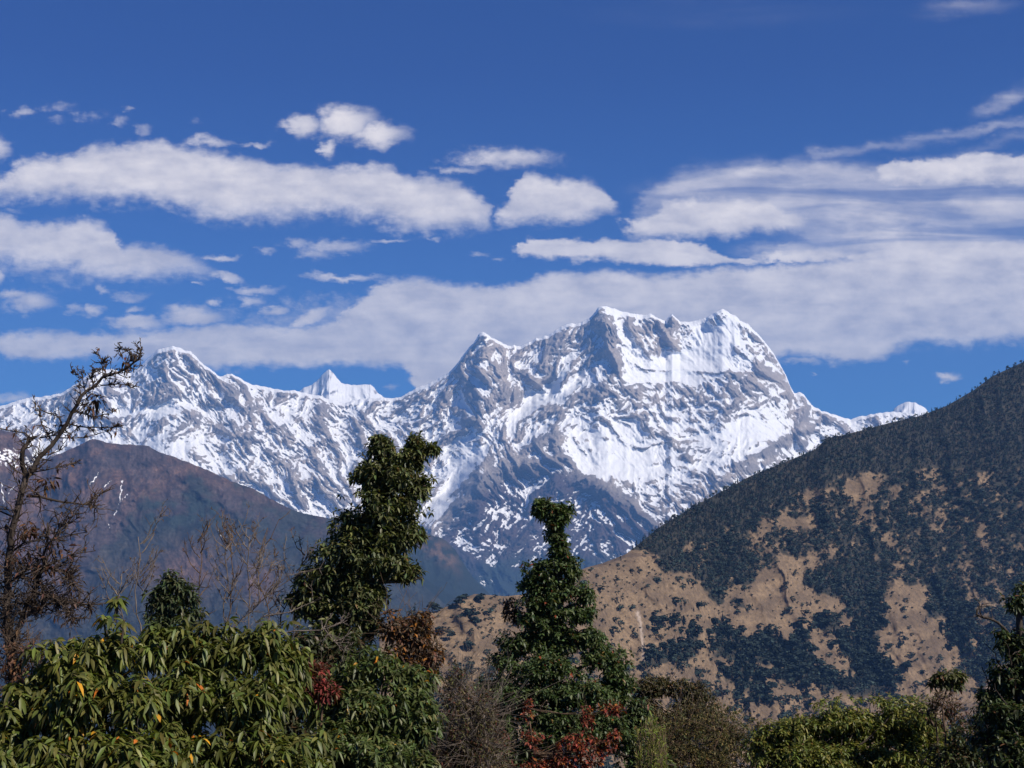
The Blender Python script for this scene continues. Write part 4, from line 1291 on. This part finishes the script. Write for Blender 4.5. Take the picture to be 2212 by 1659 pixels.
plant('pointed_evergreen_tree', 'dark pointed evergreen tree with a tufted topknot and broad skirt', 'tree',
      [(1170, 1098, 26, 22), (1163, 1086, 14, 10), (1190, 1102, 36, 26), (1200, 1130, 32, 24), (1220, 1106, 22, 22), (1207, 1160, 24, 20), (1208, 1182, 24, 18), (1208, 1112, 22, 26), (1192, 1145, 20, 20), (1206, 1172, 12, 16), (1214, 1200, 30, 24), (1180, 1228, 54, 28), (1236, 1228, 32, 28), (1150, 1262, 32, 24), (1175, 1296, 58, 36), (1222, 1275, 30, 26), (1160, 1340, 50, 34), (1200, 1330, 40, 30), (1255, 1325, 46, 34), (1258, 1285, 32, 26), (1205, 1366, 66, 26), (1150, 1375, 40, 24), (1185, 1262, 40, 26),
       (1120, 1395, 50, 32), (1190, 1395, 60, 34), (1270, 1375, 46, 34), (1300, 1420, 60, 36), (1085, 1425, 36, 26), (1180, 1445, 100, 40, -.2), (1330, 1455, 40, 34), (1115, 1500, 80, 44, -.2), (1240, 1500, 100, 46, -.3), (1330, 1500, 50, 40), (1075, 1560, 56, 44), (1200, 1575, 110, 50, -.4), (1310, 1575, 70, 46, -.2), (1100, 1640, 90, 50, -.3), (1045, 1600, 50, 60), (1370, 1560, 46, 56), (1390, 1640, 60, 50), (1065, 1490, 40, 36)], 17.5, 19, 5200, 8, 0.066, 0.026, (0.054, 0.078, 0.028),
      [((0.09, 0.11, 0.04), 0.10), ((0.16, 0.10, 0.03), 0.012), ((0.20, 0.045, 0.02), 0.010)], spread=0.4, theta=(40, 115), droop=0.3, fine=True, trunk=[(1200, 1600), (1196, 1400), (1204, 1250), (1204, 1160), (1190, 1095)], trunk_r=0.11, limbs=60, shell=0.6, depth=0.9, clump=0.22, inner=0.9)
plant('twiggy_brown_shrub', 'small reddish brown twiggy shrub against the left side of the pointed tree', 'bush', [(1105, 1312, 18, 22), (1118, 1335, 14, 14), (1095, 1330, 10, 12)], 17.7, 20, 110, 6, 0.06, 0.022, (0.10, 0.052, 0.032), [((0.28, 0.10, 0.02), 0.05)], theta=(30, 110), mat=dull_leaf, bark=bark_brown, trunk=[(1150, 1420), (1112, 1340)], trunk_r=0.010, limbs=10, twig_n=30, twig_len=0.25)
plant('scarlet_creeper', 'scarlet leaved creeper at the foot of the pointed evergreen tree', 'creeper', [(1245, 1600, 40, 24), (1290, 1622, 44, 26), (1235, 1640, 60, 22), (1140, 1530, 12, 30), (1150, 1600, 26, 26), (1320, 1590, 22, 16), (1270, 1555, 14, 30), (1330, 1530, 30, 14), (1160, 1655, 50, 16)], 16.0, 21, 420, 7, 0.055, 0.022, (0.19, 0.038, 0.022), [((0.11, 0.04, 0.025), 0.35), ((0.26, 0.09, 0.02), 0.1)], theta=(30, 110), mat=dull_leaf, bark=bark_brown, trunk_r=0.015, limbs=30, twig_n=80, twig_len=0.3, shell=0.8)
plant('olive_bush', 'dull olive brown bush right of the pointed tree below the grass slope', 'bush', [(1430, 1485, 66, 28), (1500, 1500, 56, 30), (1395, 1520, 50, 40), (1480, 1560, 90, 56, -.2), (1560, 1590, 46, 56), (1430, 1630, 90, 50, -.3), (1540, 1650, 70, 40, -.2)], 20.0, 22, 2300, 7, 0.060, 0.020, (0.060, 0.054, 0.026), [((0.10, 0.08, 0.035), 0.2), ((0.13, 0.07, 0.03), 0.06)], theta=(30, 110), droop=0.25, mat=dull_leaf, bark=bark_grey, trunk_r=0.04, limbs=44, twig_n=200, twig_len=0.5, multi=4, clump=0.4, inner=0.9)
plant('dry_olive_brush', 'dry olive and straw coloured brush between the olive bush and the round green bush', 'bush', [(1470, 1590, 70, 46), (1560, 1575, 60, 50), (1630, 1600, 40, 50), (1500, 1650, 90, 46), (1600, 1655, 60, 46), (1400, 1650, 60, 40)], 17.8, 27, 1300, 7, 0.055, 0.013, (0.095, 0.078, 0.030), [((0.15, 0.11, 0.04), 0.25), ((0.06, 0.07, 0.025), 0.3)], theta=(15, 80), droop=0.2, mat=dull_leaf, bark=bark_brown, trunk_r=0.02, limbs=50, twig_n=320, twig_len=0.5, multi=6)
plant('shaded_thicket', 'dark thicket filling the gap between the round bush and the right edge tree', 'bush', [(2095, 1600, 50, 40), (2060, 1640, 60, 40), (2110, 1650, 60, 40), (2125, 1560, 26, 40)], 15.4, 28, 700, 7, 0.06, 0.022, (0.045, 0.056, 0.022), [((0.10, 0.06, 0.03), 0.12)], theta=(35, 110), bark=bark_brown, trunk_r=0.02, limbs=24, twig_n=60, twig_len=0.3, multi=3)
plant('shaded_thicket', 'dark undergrowth in the hollow between the rhododendrons and the leaning tree foot', 'bush', [(650, 1400, 50, 40), (700, 1440, 60, 50), (660, 1500, 50, 60), (640, 1580, 50, 60), (660, 1650, 60, 50), (760, 1400, 40, 36)], 11.9, 29, 700, 8, 0.075, 0.024, (0.040, 0.048, 0.020), [((0.08, 0.05, 0.025), 0.15)], theta=(40, 115), bark=bark_brown, trunk_r=0.02, limbs=24, twig_n=40, twig_len=0.3, multi=3)
plant('dry_brush', 'low reddish brown brush at the left foot of the pointed tree', 'bush', [(1010, 1560, 50, 60), (950, 1600, 40, 60), (1060, 1610, 50, 50), (990, 1650, 70, 40)], 15.0, 30, 900, 6, 0.05, 0.015, (0.085, 0.055, 0.034), [((0.12, 0.045, 0.035), 0.15), ((0.07, 0.07, 0.028), 0.3)], theta=(20, 110), droop=0.2, mat=dull_leaf, bark=bark_brown, trunk_r=0.02, limbs=40, twig_n=300, twig_len=0.45, multi=5)
plant('round_green_bush', 'rounded yellow green bush lower right with sunlit top', 'bush', [(1830, 1560, 96, 52), (1950, 1556, 92, 54), (1730, 1590, 80, 48), (1655, 1620, 50, 50), (2020, 1610, 54, 48), (1800, 1650, 140, 60, -.3), (1950, 1650, 120, 60, -.3), (1700, 1660, 70, 40, -.2)], 16.5, 23, 2900, 8, 0.066, 0.022, (0.110, 0.124, 0.028), [((0.19, 0.17, 0.035), 0.14), ((0.15, 0.08, 0.03), 0.02)], theta=(35, 110), droop=0.35, trunk_r=0.05, limbs=50, multi=4, clump=0.34, inner=0.9)
plant('small_tufted_tree', 'small bare stemmed tree with a green tuft beside the round bush', 'tree', [(2052, 1460, 34, 15), (2028, 1472, 22, 12), (2066, 1475, 18, 10)], 15.6, 24, 120, 8, 0.075, 0.024, (0.060, 0.066, 0.022), [((0.12, 0.06, 0.03), 0.1)], theta=(40, 110), trunk=[(2042, 1590), (2036, 1530), (2046, 1480)], trunk_r=0.018, limbs=14, bark=bark_brown)
plant('reddish_twig_shrub', 'reddish brown twig shrub around the stem of the small tufted tree', 'bush', [(2040, 1515, 30, 26), (2020, 1540, 30, 26), (2062, 1545, 26, 30)], 15.9, 25, 130, 6, 0.06, 0.018, (0.085, 0.045, 0.030), [((0.05, 0.05, 0.02), 0.3)], theta=(30, 110), mat=dull_leaf, bark=bark_brown, trunk_r=0.02, limbs=20, twig_n=110, twig_len=0.35, multi=3)
plant('dark_evergreen_tree', 'dark evergreen tree at the right edge with a crooked dead branch', 'tree', [(2192, 1305, 30, 28), (2215, 1290, 30, 30), (2166, 1372, 26, 22), (2205, 1395, 48, 50), (2190, 1465, 50, 46), (2150, 1500, 38, 32), (2200, 1550, 76, 60, -.1), (2140, 1610, 42, 40), (2220, 1640, 100, 70, -.2), (2260, 1450, 70, 90)], 14.0, 26, 2100, 8, 0.066, 0.022, (0.042, 0.058, 0.022), [((0.11, 0.12, 0.03), 0.08), ((0.12, 0.06, 0.03), 0.04)], theta=(40, 115), droop=0.35, trunk=[(2200, 1560), (2204, 1420), (2200, 1300)], trunk_r=0.09, limbs=40, clump=0.3,
      twig_n=60, twig_len=0.3)


def deadwood(name, label, cat, D, lines, seed, bark, group=None, twigs=0, tw_len=0.35, twig_r=0.0035, sub=0.6, dry=(), dry_n=0, dry_L=0.06, up=0.4, spread=0.5, base=None, dry_col=(0.085, 0.042, 0.026), twig_mat=None, low=0.0):
    """Leafless wood: hand-laid boughs with twigs that fork again; withered leaves where it still has some."""
    rng = np.random.RandomState(seed)
    first = lines[0][0]
    b = at(first[0][0], first[0][1], D)
    gz = float(ground_z(b.x, D)) - 0.1
    root = bpy.data.objects.new(name, None)
    C.objects.link(root)
    root.location = (b.x, D, gz)
    tag(root, label, cat, group)
    O = np.array([b.x, D, gz])
    trunk, twig = Tubes(), Tubes()
    allp = []
    for li, (pts, r0, r1) in enumerate(lines):
        w = np.array([np.array(at(x, y, D)) for x, y in pts])
        w[:, 1] += np.cumsum(rng.randn(len(w)) * 0.035)
        if li == 0 or (base and li in base):
            w = np.concatenate([[[w[0][0], w[0][1], gz]], w])
        q = []
        for a, c in zip(w[:-1], w[1:]):
            n = max(3, int(np.linalg.norm(c - a) / 0.07))
            n = min(n, 12)
            q.append(curve_pts(rng, a, c, n, 0.14)[:-1])
        q = np.concatenate(q + [w[-1:]])
        trunk.add(q - O, r0, r1, 7 if r0 > 0.012 else 5)
        m = len(q) // 4 if (li == 0 or (base and li in base)) else 1
        tan = unit(np.gradient(q, axis=0))
        for i in range(m, len(q)):
            allp.append((q[i], tan[i], r0 + (r1 - r0) * i / len(q)))
    tips = []
    for k in range(twigs):
        p, tn, r = allp[rng.randint(0, len(allp))]
        while low and rng.rand() < low and p[2] > -0.05:
            p, tn, r = allp[rng.randint(0, len(allp))]
        d = unit(tn * rng.uniform(0.1, 0.9) + rng.randn(3) * spread + np.array([0, 0, up * rng.rand()]))
        L = tw_len * rng.uniform(0.3, 1.0) * (0.6 + min(1.0, r * 25)) * (1.0 if not low or p[2] < 0.7 else 0.5)
        e = p + d * L
        c = curve_pts(rng, p, e, 7, 0.28)
        twig.add(c - O, twig_r * rng.uniform(0.8, 1.6), twig_r * 0.4, 4)
        tips.append(c[-1])
        for s in range(rng.randint(1, 5)):
            i = rng.randint(1, 6)
            d2 = unit(d + rng.randn(3) * 0.8 + np.array([0, 0, 0.3]))
            L2 = L * rng.uniform(0.2, sub)
            c2 = curve_pts(rng, c[i], c[i] + d2 * L2, 5, 0.25)
            twig.add(c2 - O, twig_r * 0.8, twig_r * 0.35, 4)
            tips.append(c2[-1])
            if rng.rand() < 0.5:
                d3 = unit(d2 + rng.randn(3) * 0.8)
                c3 = curve_pts(rng, c2[2], c2[2] + d3 * L2 * 0.6, 4, 0.25)
                twig.add(c3 - O, twig_r * 0.6, twig_r * 0.3, 3)
    trunk.build('trunk', bark, root)
    twig.build('crown', twig_mat or bark, root)
    lv = Leaves()
    if tips and dry_n:
        tips = np.array(tips)
        i = rng.randint(0, len(tips), dry_n)
        lv.add(tips[i] - O, rng.randn(dry_n, 3) + np.array([0, 0, -0.6]), dry_L * rng.uniform(0.4, 0.9, dry_n), dry_L * 0.3, leaf_cols(dry_n, rng, dry_col, 0.4), rng, fine=False)
    for (x, y, rx, ry, n) in dry:
        P, out, cen = blob_points(rng, [(x, y, rx, ry)], D, n, 0.9)
        lv.add(P - O, out + rng.randn(n, 3) * 0.8 + np.array([0, 0, -0.5]), dry_L * rng.uniform(0.6, 1.2, n), dry_L * 0.32, leaf_cols(n, rng, dry_col, 0.5, [((0.15, 0.07, 0.03), 0.15)]), rng, fine=True, droop=0.4)
    if lv.v:
        lv.build('dry_leaves', dull_leaf, root)
    return root


deadwood('bare_tree', 'tall leafless tree leaning right at the left edge with tufts of withered leaves', 'tree', 11.0, [
    ([(24, 1420), (16, 1324), (20, 1260), (24, 1197), (30, 1159), (44, 1112), (56, 1068), (60, 1030), (79, 1018), (91, 989), (117, 963), (138, 933), (164, 895), (187, 860), (207, 840), (228, 819), (264, 812), (292, 799), (311, 784), (320, 764)], 0.046, 0.005),
    ([(34, 1410), (47, 1340), (70, 1276), (92, 1225), (100, 1180), (108, 1130)], 0.034, 0.008),
    ([(60, 1030), (50, 1007), (59, 971), (70, 951), (85, 945)], 0.026, 0.010), ([(72, 950), (60, 935), (26, 933), (-20, 920)], 0.008, 0.003), ([(85, 945), (110, 940), (128, 930)], 0.008, 0.003),
    ([(60, 1071), (88, 1074), (132, 1084), (182, 1090), (208, 1072)], 0.014, 0.004), ([(182, 1090), (200, 1092), (212, 1098)], 0.005, 0.002),
    ([(266, 811), (271, 787), (287, 770), (272, 758), (257, 752)], 0.007, 0.003), ([(282, 803), (289, 780), (288, 770)], 0.005, 0.002), ([(223, 837), (258, 834), (296, 835)], 0.006, 0.002), ([(190, 858), (176, 816), (155, 801)], 0.006, 0.002), ([(176, 818), (178, 806)], 0.004, 0.002),
    ([(225, 820), (219, 790), (205, 764)], 0.005, 0.002), ([(218, 788), (228, 782)], 0.003, 0.002), ([(205, 842), (200, 815), (210, 800)], 0.006, 0.002), ([(150, 915), (190, 925), (235, 922), (250, 918)], 0.007, 0.002), ([(165, 890), (205, 900), (240, 890)], 0.006, 0.002), ([(130, 945), (180, 945), (225, 930)], 0.006, 0.002),
    ([(95, 985), (140, 975), (160, 950)], 0.006, 0.002), ([(78, 1018), (120, 1010), (150, 1000)], 0.006, 0.002), ([(138, 933), (118, 900), (70, 880), (66, 860)], 0.007, 0.002), ([(117, 960), (90, 920), (80, 880)], 0.006, 0.002), ([(40, 1125), (0, 1105), (-30, 1100)], 0.010, 0.004), ([(24, 1197), (60, 1170), (120, 1165), (190, 1150)], 0.011, 0.003),
    ([(20, 1260), (80, 1230), (150, 1200), (205, 1190)], 0.010, 0.003), ([(47, 1340), (90, 1310), (150, 1305), (190, 1306)], 0.010, 0.003), ([(70, 1276), (110, 1290), (140, 1310), (165, 1335)], 0.009, 0.003), ([(92, 1225), (140, 1235), (155, 1260)], 0.008, 0.003), ([(100, 1180), (130, 1140), (170, 1120)], 0.008, 0.003),
    ([(16, 1324), (-20, 1280)], 0.010, 0.004), ([(120, 1165), (135, 1130), (160, 1110)], 0.006, 0.002)],
    31, bark_dark, low=0.78, twig_mat=bark_umber, twigs=1250, tw_len=0.24, twig_r=0.0046, dry=[(205, 862, 24, 18, 40), (190, 885, 18, 14, 24), (100, 1042, 22, 18, 46), (70, 1145, 36, 18, 60), (40, 1200, 40, 24, 60), (90, 1220, 40, 20, 40), (270, 783, 8, 10, 8), (110, 1190, 50, 30, 40)], dry_n=380, dry_L=0.065, base={1}, spread=0.62)
deadwood('dead_branch', 'crooked dead branch jutting left from the dark evergreen tree', 'branch', 14.3, [([(2196, 1430), (2186, 1375), (2160, 1345), (2138, 1335), (2114, 1328), (2118, 1318), (2126, 1312)], 0.028, 0.008), ([(2126, 1336), (2112, 1322), (2120, 1306), (2134, 1302)], 0.007, 0.003)], 32, bark_dark, twigs=10, tw_len=0.2)

saps = [([(305, 1400), (306, 1324), (303, 1250), (307, 1200), (305, 1160)], 'thin bare sapling with dark buds standing left of the small evergreen top'),
        ([(452, 1400), (430, 1330), (424, 1270), (432, 1200), (428, 1165)], 'thin bare sapling just right of the small dark evergreen top'),
        ([(492, 1400), (488, 1330), (492, 1260), (490, 1200), (494, 1172)], 'thin bare sapling in the middle of the leafless thicket'),
        ([(478, 1400), (500, 1310), (506, 1240), (502, 1180), (504, 1150)], 'tallest forked bare sapling of the leafless thicket'),
        ([(540, 1400), (532, 1330), (537, 1260), (534, 1200), (540, 1160)], 'straight pale bare sapling at the right of the leafless thicket'),
        ([(575, 1400), (580, 1330), (560, 1260), (556, 1200), (575, 1140)], 'bare sapling with a twiggy tip near the leaning tree'),
        ([(255, 1400), (262, 1330), (258, 1280), (262, 1240)], 'short bare sapling left above the rhododendron bush'),
        ([(600, 1400), (608, 1330), (640, 1250), (660, 1190)], 'bare sapling leaning into the side of the leaning tree')]
for k, (pts, lab) in enumerate(saps):
    D = 12.2 + 0.35 * (k % 4)
    rs = np.random.RandomState(400 + k)
    br = [(pts, 0.011, 0.0035)]
    for q in range(9):
        i = rs.randint(1, len(pts) - 1)
        x, y = pts[i]
        x2, y2 = pts[i + 1]
        f_ = rs.rand()
        sx, sy = x + (x2 - x) * f_, y + (y2 - y) * f_
        sd = rs.choice([-1, 1])
        ln = rs.uniform(30, 80)
        br.append(([(sx, sy), (sx + sd * ln * 0.3, sy - ln * 0.35), (sx + sd * ln * 0.55, sy - ln * 0.9)], 0.006, 0.0022))
    deadwood('bare_sapling', lab, 'sapling', D, br, 420 + k, bark_brown if k % 2 else bark_grey, group='bare saplings behind the rhododendron bushes', twigs=46, tw_len=0.22, twig_r=0.0028, dry_n=46, dry_L=0.035, up=0.9, spread=0.4)

deadwood('dead_shrub', 'grey dead shrub with slanting branches in front of the leaning tree', 'shrub', 11.6, [([(520, 1470), (545, 1385), (590, 1374), (640, 1362), (701, 1358), (742, 1342)], 0.014, 0.004), ([(505, 1360), (540, 1320), (597, 1270), (650, 1238)], 0.011, 0.003), ([(550, 1345), (568, 1336), (628, 1324), (676, 1300)], 0.009, 0.003), ([(700, 1357), (720, 1385), (745, 1400)], 0.006, 0.002), ([(597, 1270), (610, 1230), (612, 1190)], 0.006, 0.002), ([(560, 1300), (556, 1250), (570, 1200)], 0.006, 0.002)],
         33, bark_grey, twigs=150, tw_len=0.28, twig_r=0.003, dry_n=60, dry_L=0.04, base={1})
deadwood('dry_bramble', 'brown withered bramble at the left edge under the bare tree', 'bramble', 10.2, [([(40, 1500), (50, 1440), (70, 1400)], 0.012, 0.004), ([(20, 1500), (10, 1440), (30, 1400)], 0.010, 0.004), ([(60, 1500), (85, 1450), (100, 1420)], 0.009, 0.003)], 34, bark_brown, twigs=300, tw_len=0.35, twig_r=0.003, dry=[(40, 1430, 46, 40, 240), (20, 1490, 40, 36, 160), (70, 1470, 30, 30, 80)], dry_n=300, dry_L=0.05, base={1, 2}, dry_col=(0.11, 0.055, 0.033))


def bamboo():
    rng = np.random.RandomState(61)
    D = 15.0
    b = at(1405, 1600, D)
    gz = float(ground_z(b.x, D)) - 0.1
    root = bpy.data.objects.new('bamboo_clump', None)
    C.objects.link(root)
    root.location = (b.x, D, gz)
    tag(root, 'bright yellow green clump of slender bamboo right of the scarlet creeper', 'bamboo')
    O = np.array([b.x, D, gz])
    tb, lv = Tubes(), Leaves()
    for k in range(70):
        x = rng.uniform(1372, 1440)
        y = 1545 + 45 * rng.rand() + abs(x - 1405) * 0.5
        top = np.array(at(x, y, D + rng.uniform(-.4, .4)))
        bs = np.array([b.x + (x - 1405) * D / FPX * 0.6, top[1], gz])
        c = curve_pts(rng, bs, top, 9, 0.05)
        tb.add(c - O, 0.006, 0.002, 4)
        n = 46
        t = rng.uniform(0.35, 1.0, n)
        P = np.stack([np.interp(t, np.linspace(0, 1, 9), c[:, j]) for j in range(3)], 1)
        A = rng.randn(n, 3) * 0.45 + np.array([0, 0, 0.75])
        lv.add(P - O, A, 0.10 * rng.uniform(0.6, 1.2, n), 0.013, leaf_cols(n, rng, (0.13, 0.15, 0.025), 0.35, [((0.22, 0.18, 0.06), 0.12)]), rng, droop=0.25, fine=True)
    tb.build('stems', bark_brown, root)
    lv.build('foliage', dull_leaf, root)


bamboo()
